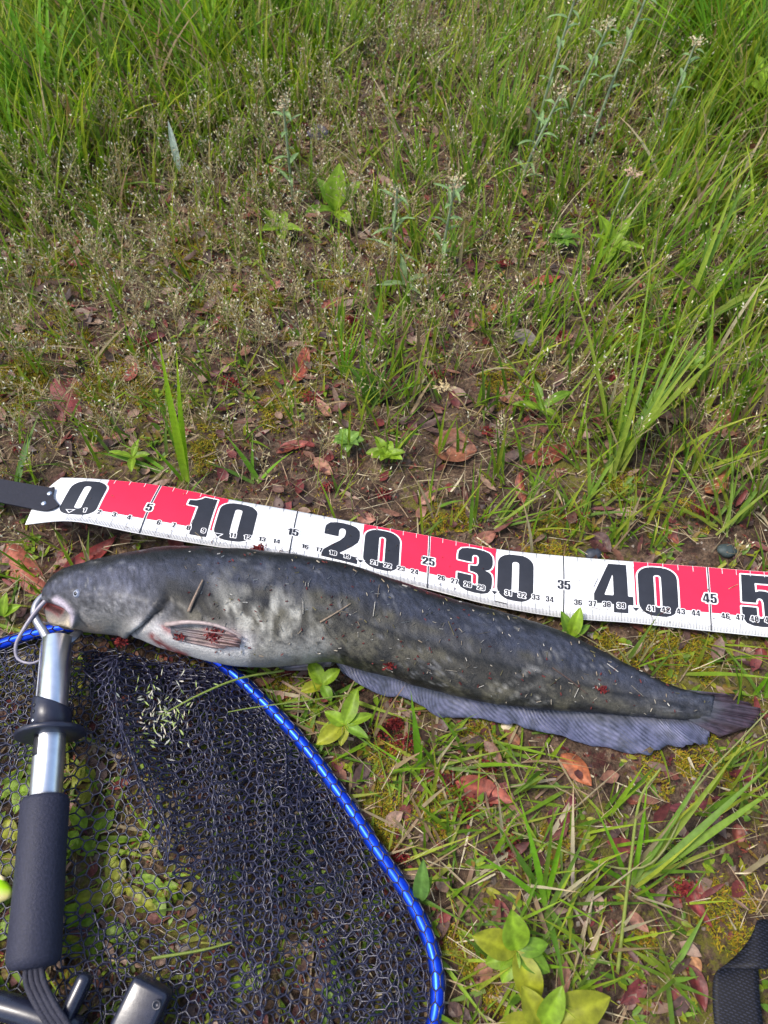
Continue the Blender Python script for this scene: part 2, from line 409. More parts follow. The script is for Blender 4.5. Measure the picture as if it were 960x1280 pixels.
# ------------------------------------------------------------------ hair grass with tiny seed heads
PAN_SPOTS = [(90, 330, 150, 2.2), (250, 420, 170, 2.4), (330, 250, 150, 2.2), (180, 230, 130, 2.0), (60, 480, 110, 1.4), (400, 120, 110, 1.6), (520, 50, 110, 2.0), (640, 60, 90, 1.4), (620, 420, 160, .9), (720, 200, 150, 1.0), (880, 450, 130, .8), (460, 330, 120, 1.2), (800, 100, 120, 1.0), (720, 1100, 120, .35), (-200, 300, 250, 1.2), (200, -100, 250, .8)]
def hair_grass():
    x, y = scatter(2000, -.7, .7, .2, 1.35, lambda a, b: gauss_field(a, b, PAN_SPOTS), 2.6, .12)
    n = len(x); az = rng.uniform(0, 2*math.pi, n); H = rng.uniform(.03, .075, n)
    VV = []; FF = []; TT = []; off = 0
    V, f = blades(np.stack([x, y, gz(x, y)-.001], 1), az, np.abs(rng.normal(.1, .12, n)), H, np.full(n, .0007), rng.uniform(0, .4, n), 4, .3)
    m = keep_mask(V) & (ceil_at(x, y) > 1); V = V[m]; n = len(V)
    top = V[:, -2, :].copy(); c = np.array([(.34, .29, .11), (.24, .28, .05), (.38, .28, .14)])[rng.integers(0, 3, n)]
    vv, ff = pack(V, f); VV.append(vv); FF.append(ff); TT.append(np.repeat(c, V.shape[1], 0)); off = len(vv)
    # each seed head: short branches ending in pale spikelets
    k = rng.integers(9, 20, n); ids = np.repeat(np.arange(n), k); q = len(ids)
    down = rng.random(q)*.028
    p0 = top[ids]-np.array([0, 0, 1.])*down[:, None]
    a = rng.uniform(0, 2*math.pi, q); el = rng.uniform(.2, 1.1, q); ln = rng.uniform(.004, .015, q)*(.4+down/.028)
    dr = np.stack([np.cos(a)*np.cos(el), np.sin(a)*np.cos(el), np.sin(el)], 1); p1 = p0+dr*ln[:, None]
    sd_ = np.stack([-np.sin(a), np.cos(a), np.zeros(q)], 1)*.00017
    B = np.stack([p0-sd_, p0+sd_, p1+sd_, p1-sd_], 1); fb = np.array([[0, 1, 2, 3]])
    vv, ff = pack(B, fb); VV.append(vv); FF.append(ff+off); TT.append(np.repeat(np.array([[.24, .19, .09]]), len(vv), 0)); off += len(vv)
    # spikelet: a small pointed diamond, two crossed quads
    sl_ = rng.uniform(.0018, .0036, q)[:, None]; sw = sl_*.22
    up = dr*.6+np.array([0, 0, .3])+rng.normal(0, .3, (q, 3)); up /= np.linalg.norm(up, axis=1)[:, None]
    s1 = np.cross(up, rng.normal(0, 1, (q, 3))); s1 /= np.linalg.norm(s1, axis=1)[:, None]; s2 = np.cross(up, s1)
    D = np.stack([p1, p1+up*sl_*.4+s1*sw, p1+up*sl_, p1+up*sl_*.4-s1*sw, p1+up*sl_*.4+s2*sw, p1+up*sl_*.4-s2*sw], 1)
    fd = np.array([[0, 1, 2, 3], [0, 4, 2, 5]]); vv, ff = pack(D, fd)
    cc = np.array([(.60, .53, .32), (.46, .44, .18), (.50, .36, .22), (.72, .69, .52)])[rng.integers(0, 4, q)]
    VV.append(vv); FF.append(ff+off); TT.append(np.repeat(cc, 6, 0))
    o = mk('hair_grass', np.concatenate(VV), np.concatenate(FF), M_litter, tint=np.concatenate(TT), smooth=False)
    tag(o, 'haze of hair-thin grass stalks carrying tiny pale seed heads', 'grass', kind='stuff')
hair_grass()

# ------------------------------------------------------------------ moss
MOSS = [(150, 470, 70), (230, 300, 60), (300, 380, 60), (420, 430, 50), (120, 250, 50), (350, 500, 45), (500, 300, 50), (640, 480, 45), (260, 560, 40), (780, 420, 40), (850, 640, 40), (505, 985, 62), (40, 430, 70), (60, 320, 55), (125, 355, 30), (95, 440, 30), (600, 702, 40), (685, 668, 40), (560, 655, 40), (870, 925, 55), (820, 960, 45), (215, 335, 30), (380, 425, 30), (930, 1150, 60), (550, 1010, 40), (620, 1240, 45), (790, 1180, 30), (20, 500, 40), (190, 505, 30), (430, 345, 40), (780, 600, 30), (880, 820, 40), (580, 1190, 30), (690, 1060, 30), (760, 830, 40), (480, 1040, 30), (830, 820, 40), (350, 870, 25), (600, 905, 30)]
def moss():
    X = []; Y = []
    for (px, py, r) in MOSS:
        c = at(px, py); s = pscale(px, py)*r; n = int(3.6e6*s*s)+500
        a = rng.uniform(0, 2*math.pi, n); rr = np.sqrt(rng.random(n))*s
        x = c.x+rr*np.cos(a); y = c.y+rr*np.sin(a)*1.15
        k = vn(x/.012, y/.012, 21)+.35*vn(x/.004, y/.004, 22) > .42+.5*(rr/s)**2
        X.append(x[k]); Y.append(y[k])
    x, y = scatter(60000, -.6, .6, -.1, 1.2); k = vn(x/.05, y/.05, 23)+.5*vn(x/.012, y/.012, 24) > .84; X.append(x[k]); Y.append(y[k])
    x = np.concatenate(X); y = np.concatenate(Y); n = len(x)
    hump = .003*vn(x/.012, y/.012, 21)
    V, f = blades(np.stack([x, y, gz(x, y)+hump-.002], 1), rng.uniform(0, 6.28, n), np.abs(rng.normal(.4, .4, n)), rng.uniform(.0018, .0045, n), rng.uniform(.0005, .0010, n), rng.uniform(0, 1.2, n), 2, .2)
    m = keep_mask(V); c = (np.array([(.30, .26, .015), (.20, .21, .015), (.38, .29, .02), (.14, .16, .015), (.32, .18, .02)])[rng.integers(0, 5, n)]*rng.uniform(.7, 1.2, (n, 1)))[m]
    V = V[m]; vv, ff = pack(V, f)
    o = mk('moss', vv, ff, M_moss, tint=np.repeat(c, V.shape[1], 0)); tag(o, 'cushions of low yellow-green moss on the soil', 'moss', kind='stuff')
moss()

# ------------------------------------------------------------------ litter: straw, crumbs of red leaf, broken leaf scraps
def litter():
    # straw
    x, y = scatter(19000, -.6, .6, -.1, 1.2); n = len(x)
    L = rng.gamma(2.0, .008, n)+.004; a = rng.uniform(0, 6.28, n); tl = rng.normal(0, .12, n)
    V, f = blades(np.stack([x, y, gz(x, y)+rng.uniform(.0005, .006, n)], 1), a, math.pi/2-np.abs(tl)-.02, L, rng.uniform(.0003, .0009, n)*(1+1.2*(rng.random(n) < .08)), rng.normal(.1, .7, n), 5, .6, rng.normal(0, .8, n))
    m = keep_mask(V); c = (STRAW[rng.integers(0, 4, n)]*rng.uniform(.45, 1.15, (n, 1)))[m]; V = V[m]; vv, ff = pack(V, f)
    o = mk('dry_straw', vv, ff, M_litter, tint=np.repeat(c, V.shape[1], 0)); tag(o, 'scattered bits of dry straw lying on the soil', 'straw', kind='stuff')
    # dark red crumbs in drifts
    x, y = scatter(42000, -.6, .6, -.1, 1.2); k = vn(x/.045, y/.045, 31)+.45*vn(x/.012, y/.012, 32) > .70; x, y = x[k], y[k]; n = len(x)
    V, f = blades(np.stack([x, y, gz(x, y)+rng.uniform(0, .002, n)], 1), rng.uniform(0, 6.28, n), rng.uniform(.5, 1.5, n), rng.uniform(.002, .006, n), rng.uniform(.001, .003, n), rng.normal(.6, .6, n), 2, .3, rng.normal(0, .8, n), 'leaf')
    m = keep_mask(V); c = (np.array([(.10, .012, .014), (.065, .014, .018), (.15, .03, .02), (.05, .02, .022), (.18, .05, .03)])[rng.integers(0, 5, n)]*rng.uniform(.6, 1.2, (n, 1)))[m]; V = V[m]; vv, ff = pack(V, f)
    o = mk('red_leaf_crumbs', vv, ff, M_litter, tint=np.repeat(c, V.shape[1], 0)); tag(o, 'drifts of dark red crumbled leaf and blossom on the soil', 'leaf litter', kind='stuff')
    # leaf scraps
    x, y = scatter(4500, -.6, .6, -.1, 1.2); n = len(x)
    V, f = blades(np.stack([x, y, gz(x, y)+rng.uniform(.0005, .004, n)], 1), rng.uniform(0, 6.28, n), rng.uniform(1.25, 1.6, n), rng.uniform(.006, .022, n), rng.uniform(.003, .009, n), rng.normal(.1, .5, n), 4, .3, rng.normal(0, .35, n), 'leaf')
    m = keep_mask(V); c = (np.array([(.20, .09, .055), (.12, .04, .03), (.27, .17, .12), (.09, .05, .04), (.17, .035, .03), (.13, .07, .05)])[rng.integers(0, 6, n)]*rng.uniform(.6, 1.2, (n, 1)))[m]; V = V[m]; vv, ff = pack(V, f)
    o = mk('leaf_scraps', vv, ff, M_dead, tint=np.repeat(c, V.shape[1], 0)); tag(o, 'small broken scraps of brown leaves on the soil', 'leaf litter', kind='stuff')
litter()
def crumbs():
    # clods and grit
    x, y = scatter(26000, -.6, .6, -.1, 1.2); k = vn(x/.06, y/.06, 71)+.4*vn(x/.015, y/.015, 72) > .55; x, y = x[k], y[k]; n = len(x)
    r = rng.gamma(2.0, .00045, n)+.0004; ph = rng.uniform(0, 6.28, n); V = []
    for j in range(4):
        a = ph+j*math.pi/2; V.append(np.stack([x+r*np.cos(a)*rng.uniform(.6, 1.3, n), y+r*np.sin(a)*rng.uniform(.6, 1.3, n), gz(x, y)-.0003+rng.uniform(-.2, .3, n)*r], 1))
    V.append(np.stack([x+rng.uniform(-.5, .5, n)*r, y+rng.uniform(-.5, .5, n)*r, gz(x, y)+r*rng.uniform(.5, 1.2, n)], 1))
    V = np.stack(V, 1); f = np.array([[0, 1, 4], [1, 2, 4], [2, 3, 4], [3, 0, 4]]); m = keep_mask(V); V = V[m]
    c = (np.array([(.16, .12, .09), (.08, .055, .04), (.24, .20, .16), (.05, .035, .03), (.12, .08, .06)])[rng.integers(0, 5, n)]*rng.uniform(.6, 1.3, (n, 1)))[m]
    vv, ff = pack(V, f); o = mk('soil_crumbs', vv, ff, M_litter, tint=np.repeat(c, 5, 0), smooth=False); tag(o, 'crumbs of soil and grit on the ground', 'soil', kind='stuff')
    # tiny creeping weeds
    x, y = scatter(5200, -.6, .6, -.1, 1.25); k = vn(x/.09, y/.09, 73) > .33; x, y = x[k], y[k]; k = rng.integers(3, 7, len(x)); bx = np.repeat(x, k)+rng.normal(0, .0015, k.sum()); by = np.repeat(y, k)+rng.normal(0, .0015, k.sum()); n = len(bx)
    V, f = blades(np.stack([bx, by, gz(bx, by)], 1), rng.uniform(0, 6.28, n), rng.uniform(.5, 1.3, n), rng.uniform(.004, .012, n), rng.uniform(.0018, .0042, n), rng.uniform(0, .7, n), 4, .3, rng.normal(0, .3, n), 'leaf')
    m = keep_mask(V); c = (np.array([(.16, .26, .02), (.22, .29, .022), (.11, .21, .02), (.30, .30, .03), (.22, .14, .03)])[rng.integers(0, 5, n)]*rng.uniform(.7, 1.25, (n, 1)))[m]; V = V[m]; vv, ff = pack(V, f)
    o = mk('creeping_weeds', vv, ff, M_leaf, tint=np.repeat(c, V.shape[1], 0)); tag(o, 'tiny creeping green weeds covering the soil', 'weeds', kind='stuff')
crumbs()

# ------------------------------------------------------------------ fallen leaves, one by one
def leaf_mesh(L, W, ucurl, vcurl, seed, nu=14, nv=6, tipp=.8):
    t = np.linspace(0, 1, nu+1); s = np.linspace(-1, 1, nv+1); T, S = np.meshgrid(t, s, indexing='ij')
    prof = np.sin(np.pi*T**tipp)**.75*(1-.12*T); prof = np.maximum(prof, .015)
    wob = 1+.10*(vn(T*7+seed, S*0+seed*3.1, seed)-.5)
    x = (T-.5)*L; y = S*prof*W/2*wob
    z = ucurl*((T-.5)**2)*L + vcurl*np.abs(S*prof)**1.5*W/2 + (vn(T*5+seed, S*1.7+9, seed+1)-.5)*.10*W
    x = x+.12*W*np.sin(T*3+seed)*0; y = y+.08*L*np.sin(T*math.pi)*math.sin(seed*1.7)
    i = np.arange((nu+1)*(nv+1)).reshape(nu+1, nv+1)
    F = np.stack([i[:-1, :-1].ravel(), i[1:, :-1].ravel(), i[1:, 1:].ravel(), i[:-1, 1:].ravel()], 1)
    return np.stack([x.ravel(), y.ravel(), z.ravel()], 1), F, T.ravel(), S.ravel()
def leaf_tint(c, T, S, seed, midrib=1.5, mott=.35):
    c = np.asarray(c)
    n = vn(T*9+seed, S*3+seed, seed+5)
    out = c[None]*(1-mott+2*mott*n)[:, None]
    rib = np.exp(-(S/.10)**2)[:, None]; out = out*(1-rib)+c[None]*midrib*rib
    vein = (np.abs(((T*9+np.abs(S)*1.6) % 1)-.5) > .44)[:, None]
    return np.where(vein, out*1.12, out)
def dead_leaf(p0, p1, wpx, c, label, group=None, z=None, uc=.35, vc=.35, lift=.0015, name='fallen_leaf', mat=None):
    seed = (int(p0[0])*7+int(p1[1])*3) % 97+1
    a, b = at(*p0), at(*p1); d = b-a; L = d.length; cx = (a+b)/2
    W = wpx*pscale((p0[0]+p1[0])/2, (p0[1]+p1[1])/2)*1.1
    V, F, T, S = leaf_mesh(L, W, uc, vc, seed); ang = math.atan2(d.y, d.x); ca, sa = math.cos(ang), math.sin(ang)
    X = cx.x+V[:, 0]*ca-V[:, 1]*sa; Y = cx.y+V[:, 0]*sa+V[:, 1]*ca
    g = gz(X, Y); gs = g.mean()*.6+g*.4
    Z = gs+V[:, 2]; Z += (g+.0006-Z).max()*.35+lift
    Z = np.maximum(Z, g+.0006)
    if z is not None: Z = Z+z
    stem, sf = None, None
    o = mk(name, np.stack([X, Y, Z], 1), F, mat or M_dead, tint=leaf_tint(np.array(c)*[.78, .72, .60], T, S, seed), loc=(cx.x, cx.y, float(Z.min())))
    return tag(o, label, 'leaf', group)
MAR, RED, BRN, ORA, TAN, GRY, PNK = (.13, .025, .028), (.24, .035, .03), (.20, .085, .05), (.34, .11, .045), (.36, .22, .13), (.22, .20, .20), (.34, .17, .13)
LEAVES = [
 ((70, 478), (104, 532), 27, (.17, .035, .04), 'dark maroon oval fallen leaf left of the thin pinkish leaf'),
 ((107, 569), (173, 540), 20, PNK, 'slender pinkish brown fallen leaf beside the dark maroon one'),
 ((371, 480), (384, 431), 18, (.33, .08, .05), 'red upright fallen leaf in the sparse grass above tape mark 15'),
 ((302, 217), (363, 212), 15, ORA, 'orange brown leaf lying under the seed grass at back'),
 ((12, 250), (48, 262), 18, PNK, 'small pinkish fallen leaf at the foot of tall arching grass'),
 ((8, 680), (60, 748), 36, (.30, .085, .055), 'large red brown fallen leaf in front of the catfish snout'),
 ((76, 716), (146, 670), 22, (.24, .035, .035), 'bright red fallen leaf tucked behind the catfish head'),
 ((76, 708), (84, 678), 13, (.19, .035, .04), 'narrow red leaf between two larger leaves by catfish head'),
 ((541, 560), (596, 566), 48, (.24, .10, .065), 'broad round brown fallen leaf with a dark spot'),
 ((652, 582), (718, 557), 24, (.25, .065, .04), 'reddish brown curled fallen leaf near the round brown leaf'),
 ((648, 595), (660, 636), 12, (.27, .08, .055), 'thin red leaf strip just behind tape mark 30'),
 ((880, 620), (908, 586), 19, (.33, .12, .06), 'orange brown fallen leaf behind tape mark 45'),
 ((893, 545), (925, 500), 26, (.27, .12, .08), 'curled brown leaf among the grass blades behind tape mark 45'),
 ((812, 392), (866, 360), 20, TAN, 'long tan fallen leaf in the long grass'),
 ((640, 420), (672, 432), 26, GRY, 'grey weathered leaf lying in the grass'),
 ((569, 978), (642, 1003), 30, (.30, .08, .06), 'large red brown leaf with midrib below the catfish fin'),
 ((700, 944), (738, 984), 27, (.38, .12, .05), 'orange fallen leaf just below the catfish anal fin'),
 ((833, 1010), (902, 994), 14, (.12, .025, .035), 'dark maroon rolled leaf on moss below the catfish tail'),
 ((700, 1033), (716, 990), 15, (.12, .02, .03), 'dark maroon upright leaf between two orange leaves'),
 ((686, 1030), (700, 1008), 13, (.10, .025, .04), 'small purple leaf beside the dark maroon upright leaf'),
 ((598, 1235), (616, 1200), 22, (.30, .15, .11), 'dull pink leaf scrap by the yellow-green seedling'),
 ((850, 1100), (888, 1160), 16, (.20, .03, .03), 'deep red split leaf above the black strap'),
 ((866, 1096), (880, 1140), 12, (.24, .06, .05), 'thin pinkish red leaf beside the deep red split leaf'),
 ((858, 1205), (880, 1265), 20, (.15, .03, .03), 'dark red leaf touching the black strap'),
 ((862, 1196), (874, 1218), 15, (.45, .24, .13), 'small tan stub of leaf next to the black strap'),
 ((446, 643), (470, 652), 18, (.36, .17, .14), 'small pink leaf at the back edge of tape mark 20'),
 ((526, 632), (546, 612), 14, (.40, .22, .18), 'pale pink leaf scrap behind tape mark 25'),
 ((595, 676), (620, 664), 17, (.30, .13, .10), 'brown leaf scrap against the tape at mark 30'),
 ((350, 558), (388, 552), 13, (.32, .09, .08), 'curled pinkish red leaf among straw'),
 ((393, 572), (416, 594), 15, (.33, .17, .12), 'light brown leaf pointing at the tape'),
 ((402, 390), (432, 375), 15, (.28, .09, .07), 'red brown leaf beside the dark green tuft'),
 ((158, 480), (172, 456), 14, (.30, .06, .055), 'small red leaf standing by the dark maroon oval leaf'),
 ((296, 240), (326, 274), 16, (.30, .16, .14), 'dull rose leaf leaning under the seed grass'),
 ((96, 390), (130, 408), 17, (.25, .18, .15), 'grey brown leaf lying on the mossy patch'),
 ((336, 364), (352, 348), 17, (.30, .12, .10), 'pink brown leaf in seed grass'),
 ((610, 405), (622, 375), 11, (.38, .16, .07), 'narrow orange leaf standing in the grass'),
 ((758, 190), (800, 176), 20, (.25, .09, .05), 'brown leaf under the silvery cudweed stems'),
 ((890, 240), (925, 228), 20, (.27, .11, .08), 'brown leaf half buried in dense grass'),
 ((925, 190), (955, 165), 30, (.22, .10, .07), 'broad dark brown leaf behind dense grass'),
 ((626, 246), (662, 240), 20, (.33, .18, .14), 'pale brown leaf at the foot of the cudweeds'),
 ((806, 440), (838, 420), 15, (.30, .16, .11), 'tan brown leaf among long grass blades'),
 ((624, 498), (655, 502), 17, (.30, .17, .13), 'pinkish leaf under the dry flower head'),
 ((880, 535), (930, 540), 20, (.24, .13, .10), 'flat brown leaf under the curled brown leaf'),
 ((662, 360), (700, 350), 16, (.33, .07, .05), 'red leaf shining through the grass'),
 ((830, 655), (850, 680), 14, (.27, .08, .05), 'red brown leaf just behind tape mark 40'),
 ((740, 668), (764, 690), 26, (.08, .03, .03), 'blackish red leaf behind tape mark 35'),
]
for (p0, p1, wd, c, lab) in LEAVES: dead_leaf(p0, p1, wd, c, lab, uc=random.uniform(-.1, .5), vc=random.uniform(-.3, .6))
for i in range(95):
    px, py = random.uniform(10, 950), random.choice([random.uniform(20, 560), random.uniform(20, 560), random.uniform(860, 1260)])
    if py > 860 and px < 560: continue
    a = random.uniform(0, 6.28); l = random.uniform(9, 22)*(.55+py/1600)
    q = at(px, py)
    if ceil_at(np.array([q.x]), np.array([q.y]))[0] < 1: continue
    lc, lw = random.choice([(MAR, 'dark maroon'), (MAR, 'dark maroon'), (BRN, 'brown'), ((.10, .04, .035), 'blackish'), (PNK, 'pale pinkish'), ((.19, .03, .03), 'deep red'), ((.22, .06, .04), 'rusty red')])
    wh = 'under the back grass' if py < 250 else ('on the litter behind the tape' if py < 640 else 'on the ground right of the blue hoop')
    dead_leaf((px-l*math.cos(a), py-l*math.sin(a)*.8), (px+l*math.cos(a), py+l*math.sin(a)*.8), l*random.uniform(.6, .9), lc,
              'small '+lw+' fallen leaf '+wh, 'small '+lw+' leaves '+wh, uc=random.uniform(0, .6), vc=random.uniform(-.3, .8))

# ------------------------------------------------------------------ measuring tape
M_white = mat_plain('tape_white', (.80, .80, .80), .5, 0, .25, 60, 0, .03)
M_red = mat_plain('tape_red', (.70, .020, .060), .5, 0, .22, 60, 0, .05)
M_ink = mat_plain('tape_ink', (.022, .024, .032), .5, 0, .25, 80, 0, .15)
def rbox(x0, x1, y0, y1, r, n=7):
    P = []
    for cx, cy, a0 in ((x1-r, y0+r, -90), (x1-r, y1-r, 0), (x0+r, y1-r, 90), (x0+r, y0+r, 180)):
        for k in range(n):
            a = R(a0+90*k/(n-1)); P.append((cx+r*math.cos(a), cy+r*math.sin(a)))
    return P
P2 = [(0, 0), (.57, 0), (.57, .17), (.27, .17), (.36, .28), (.47, .42), (.55, .55), (.57, .66), (.57, .76), (.56, .86), (.50, .95), (.40, .99), (.285, 1), (.17, .99), (.07, .95), (.01, .86), (0, .75), (0, .60), (.23, .60), (.23, .78), (.25, .83), (.285, .845), (.32, .83), (.335, .78), (.335, .70), (.32, .62), (.26, .51), (.12, .33), (.03, .20), (0, .13)]
P3 = [(0, .66), (.23, .66), (.23, .79), (.25, .835), (.285, .845), (.32, .835), (.34, .79), (.34, .66), (.32, .60), (.27, .585), (.20, .58), (.20, .45), (.27, .44), (.32, .42), (.34, .37), (.34, .21), (.32, .165), (.285, .155), (.25, .165), (.23, .21), (.23, .36), (0, .36), (0, .25), (.01, .14), (.06, .05), (.16, .01), (.285, 0), (.41, .01), (.51, .05), (.56, .14), (.57, .25), (.57, .36), (.555, .45), (.51, .50), (.44, .52), (.51, .545), (.55, .60), (.57, .68), (.57, .76), (.56, .87), (.51, .95), (.41, .99), (.285, 1), (.16, .99), (.06, .95), (.01, .87), (0, .77)]
P5 = [(.03, 1), (.54, 1), (.54, .84), (.23, .84), (.23, .66), (.29, .69), (.38, .69), (.47, .66), (.54, .58), (.57, .47), (.57, .25), (.56, .14), (.51, .05), (.41, .01), (.285, 0), (.16, .01), (.06, .05), (.01, .14), (0, .25), (0, .36), (.23, .36), (.23, .21), (.25, .165), (.285, .155), (.32, .165), (.34, .21), (.34, .47), (.32, .53), (.285, .545), (.25, .53), (.23, .48), (.23, .45), (.01, .45)]
OUT = rbox(0, .58, 0, 1, .23)
GLY = {'0': ([OUT], [rbox(.235, .345, .17, .83, .05)], .58), '1': ([[(.16, 0), (.41, 0), (.41, 1), (.21, 1), (.17, .93), (.10, .87), (0, .84), (0, .71), (.16, .71)]], [], .41),
       '2': ([P2], [], .57), '3': ([P3], [], .57), '4': ([[(.30, 0), (.52, 0), (.52, .16), (.60, .16), (.60, .33), (.52, .33), (.52, 1), (.24, 1), (0, .34), (0, .16), (.30, .16)]], [[(.30, .33), (.30, .78), (.16, .33)]], .60),
       '5': ([P5], [], .57), '6': ([OUT], [rbox(.235, .345, .15, .47, .05), rbox(.235, .345, .62, .85, .05), [(.34, .56), (.62, .56), (.62, .68), (.34, .68)]], .58),
       '7': ([[(0, 1), (.53, 1), (.53, .83), (.34, 0), (.10, 0), (.30, .82), (0, .82)]], [], .53),
       '8': ([OUT], [rbox(.235, .345, .15, .44, .05), rbox(.235, .345, .58, .85, .05)], .58),
       '9': ([OUT], [rbox(.235, .345, .53, .85, .05), rbox(.235, .345, .15, .38, .05), [(-.04, .32), (.24, .32), (.24, .44), (-.04, .44)]], .58)}
def sdf(ch, X, Y):
    pos, neg, _ = GLY[ch]; d = None
    for p in pos:
        e = poly_dist(X, Y, p, True); e = np.where(inpoly(X, Y, p), -e, e); d = e if d is None else np.minimum(d, e)
    for p in neg:
        e = poly_dist(X, Y, p, True); e = np.where(inpoly(X, Y, p), -e, e); d = np.maximum(d, -e)
    return d
def contour(D, xs, ys):
    "polygons of the region D<0 on a grid"
    V = []; F = []; idx = {}
    def vid(p):
        k = (round(p[0], 5), round(p[1], 5))
        if k not in idx: idx[k] = len(V); V.append(p)
        return idx[k]
    ny, nx = D.shape
    for j in range(ny-1):
        for i in range(nx-1):
            cs = [(i, j), (i+1, j), (i+1, j+1), (i, j+1)]; dv = [D[b, a] for a, b in cs]
            if min(dv) >= 0: continue
            poly = []
            for k in range(4):
                a, b = cs[k], cs[(k+1) % 4]; da, db = dv[k], dv[(k+1) % 4]
                if da < 0: poly.append(vid((xs[a[0]], ys[a[1]])))
                if (da < 0) != (db < 0):
                    t = da/(da-db); poly.append(vid((xs[a[0]]+t*(xs[b[0]]-xs[a[0]]), ys[a[1]]+t*(ys[b[1]]-ys[a[1]]))))
            q = [p for n_, p in enumerate(poly) if p != poly[n_-1]]
            if len(q) >= 3: F.append(q)
    return np.array(V), F
def numeral(text, uc, v0, h, sx, step, edge, gap=.07):
    "lists of (verts uv, faces) for ink and for the white edging, text centred on uc"
    wd = [GLY[c][2]*h*sx for c in text]; g = gap*h; tot = sum(wd)+g*(len(text)-1); x = uc-tot/2; out = []
    for c, ww in zip(text, wd):
        xs = np.arange(-edge-step, ww+edge+2*step, step); ys = np.arange(-edge-step, h+edge+2*step, step)
        X, Y = np.meshgrid(xs/(h*sx), ys/h); D = sdf(c, X, Y)*h*(.5+.5*sx)
        iv, if_ = contour(D, xs, ys); ev, ef = contour(D-edge, xs, ys)
        out.append((iv+[x, v0], if_, ev+[x, v0], ef)); x += ww+g
    return out
def uvmesh(name, V, F, h, mat, parent):
    W = tape_map(V[:, 0], V[:, 1], h); return mk(name, W, F, mat, parent)
def build_tape():
    root = empty('measuring_tape', tuple(TF[7]), 'red and white wide fish measuring tape laid along the catfish back', 'measuring tape')
    def edge0(v): return -3.1+.75*(v/TW)**2.5+.15*np.cos(v*1.2)
    nu, nv = 150, 10; vv = np.linspace(0, TW, nv+1); T = np.linspace(0, 1, nu+1)
    U = np.array([[edge0(v)+(56.5-edge0(v))*t for v in vv] for t in T]); Vv = np.array([vv for _ in T])
    top = tape_map(U.ravel(), Vv.ravel(), 0); bot = tape_map(U.ravel(), Vv.ravel(), -.0007)
    i = np.arange((nu+1)*(nv+1)).reshape(nu+1, nv+1); off = i.size; F = []
    for a in range(nu):
        for b in range(nv):
            q = [i[a, b], i[a+1, b], i[a+1, b+1], i[a, b+1]]; F.append([int(k) for k in q]); F.append([int(k)+off for k in q[::-1]])
    loop = list(i[:, 0])+list(i[-1, 1:])+list(i[-2::-1, -1])+list(i[0, -2:0:-1])
    for k in range(len(loop)):
        a, b = int(loop[k]), int(loop[(k+1) % len(loop)]); F.append([b, a, a+off, b+off])
    mk('tape_band', np.concatenate([top, bot]), F, M_white, root)
    def patch(name, u0, u1, v0, v1, h, mat, nu=None, slant=0):
        n = nu or max(2, int((u1-u0)*4)); m = max(2, int((v1-v0)*3)); us = np.linspace(u0, u1, n+1); vs = np.linspace(v0, v1, m+1)
        A, B = np.meshgrid(us, vs, indexing='ij'); A = A+slant*(B-v0); i = np.arange(A.size).reshape(A.shape)
        F = np.stack([i[:-1, :-1].ravel(), i[1:, :-1].ravel(), i[1:, 1:].ravel(), i[:-1, 1:].ravel()], 1)
        return uvmesh(name, np.stack([A.ravel(), B.ravel()], 1), F, h, mat, root)
    for u0, u1 in ((1.55, 10), (20, 30), (40, 50)): patch('red_panel', u0, u1, 1.28, TW-.02, .00012, M_red)
    # ticks
    def ticks(name, quads, h, mat):
        V = []; F = []
        for (u, v0, v1, wd) in quads:
            n = max(1, int((v1-v0)*2)); k = len(V)
            for j in range(n+1):
                v = v0+(v1-v0)*j/n; V += [(u-wd/2, v), (u+wd/2, v)]
            for j in range(n): F.append([k+2*j, k+2*j+1, k+2*j+3, k+2*j+2])
        o = uvmesh(name, np.array(V), F, h, mat, root); o['kind'] = 'stuff'; return o
    q = []; qr = []; qw = []
    for mm in range(-5, 561):
        u = mm/10
        if mm % 50 == 0 and mm % 100: continue
        if mm >= 0: q.append((u, 0.02, .72 if mm % 10 == 0 else (.52 if mm % 5 == 0 else .40), .028 if mm % 10 else .035))
        if mm % 10 == 0 and mm >= 0:
            red = 1.6 < u < 10 or 20 <= u < 30 or 40 <= u < 50
            (qw if red else qr).append((u, TW-.45, TW-.02, .03))
    ticks('fine_ticks', q, .0006, M_ink); ticks('rear_ticks', qr, .0006, M_ink); ticks('rear_ticks', qw, .0006, M_white)
    for k in (5, 15, 25, 35, 45, 55):
        uvmesh('long_tick', np.array([(k+s*.045, v) for v in np.linspace(.02, TW-.02, 12) for s in (-1, 1)]), [[2*j, 2*j+1, 2*j+3, 2*j+2] for j in range(11)], .00045, M_ink, root)
        uvmesh('long_tick_edge', np.array([(k+s*.09, v) for v in np.linspace(1.28, TW-.03, 10) for s in (-1, 1)]), [[2*j, 2*j+1, 2*j+3, 2*j+2] for j in range(9)], .0002, M_white, root)
    def put(name, text, uc, v0, h, sx, step, edge, z, gap=.07):
        for iv, if_, ev, ef in numeral(text, uc, v0, h, sx, step, edge, gap):
            e = uvmesh(name+'_edging', ev, ef, z, M_white, root); uvmesh(name, iv, if_, z+.00012, M_ink, root)
    for k in range(0, 51, 10):
        t = str(k); put('big_numeral', t, .42 if k == 0 else k-.15*(t[0] == '1'), .62, 3.68, 1.24, .06, .11, .00022, .10)
    for k in range(5, 56, 10): put('numeral', str(k), k, 1.95, .68, 1.15, .035, .09, .00052)
    for k in range(1, 56):
        if k % 5: put('small_numeral', str(k), k, .93, .40, 1.15, .03, .045, .00052, .1)
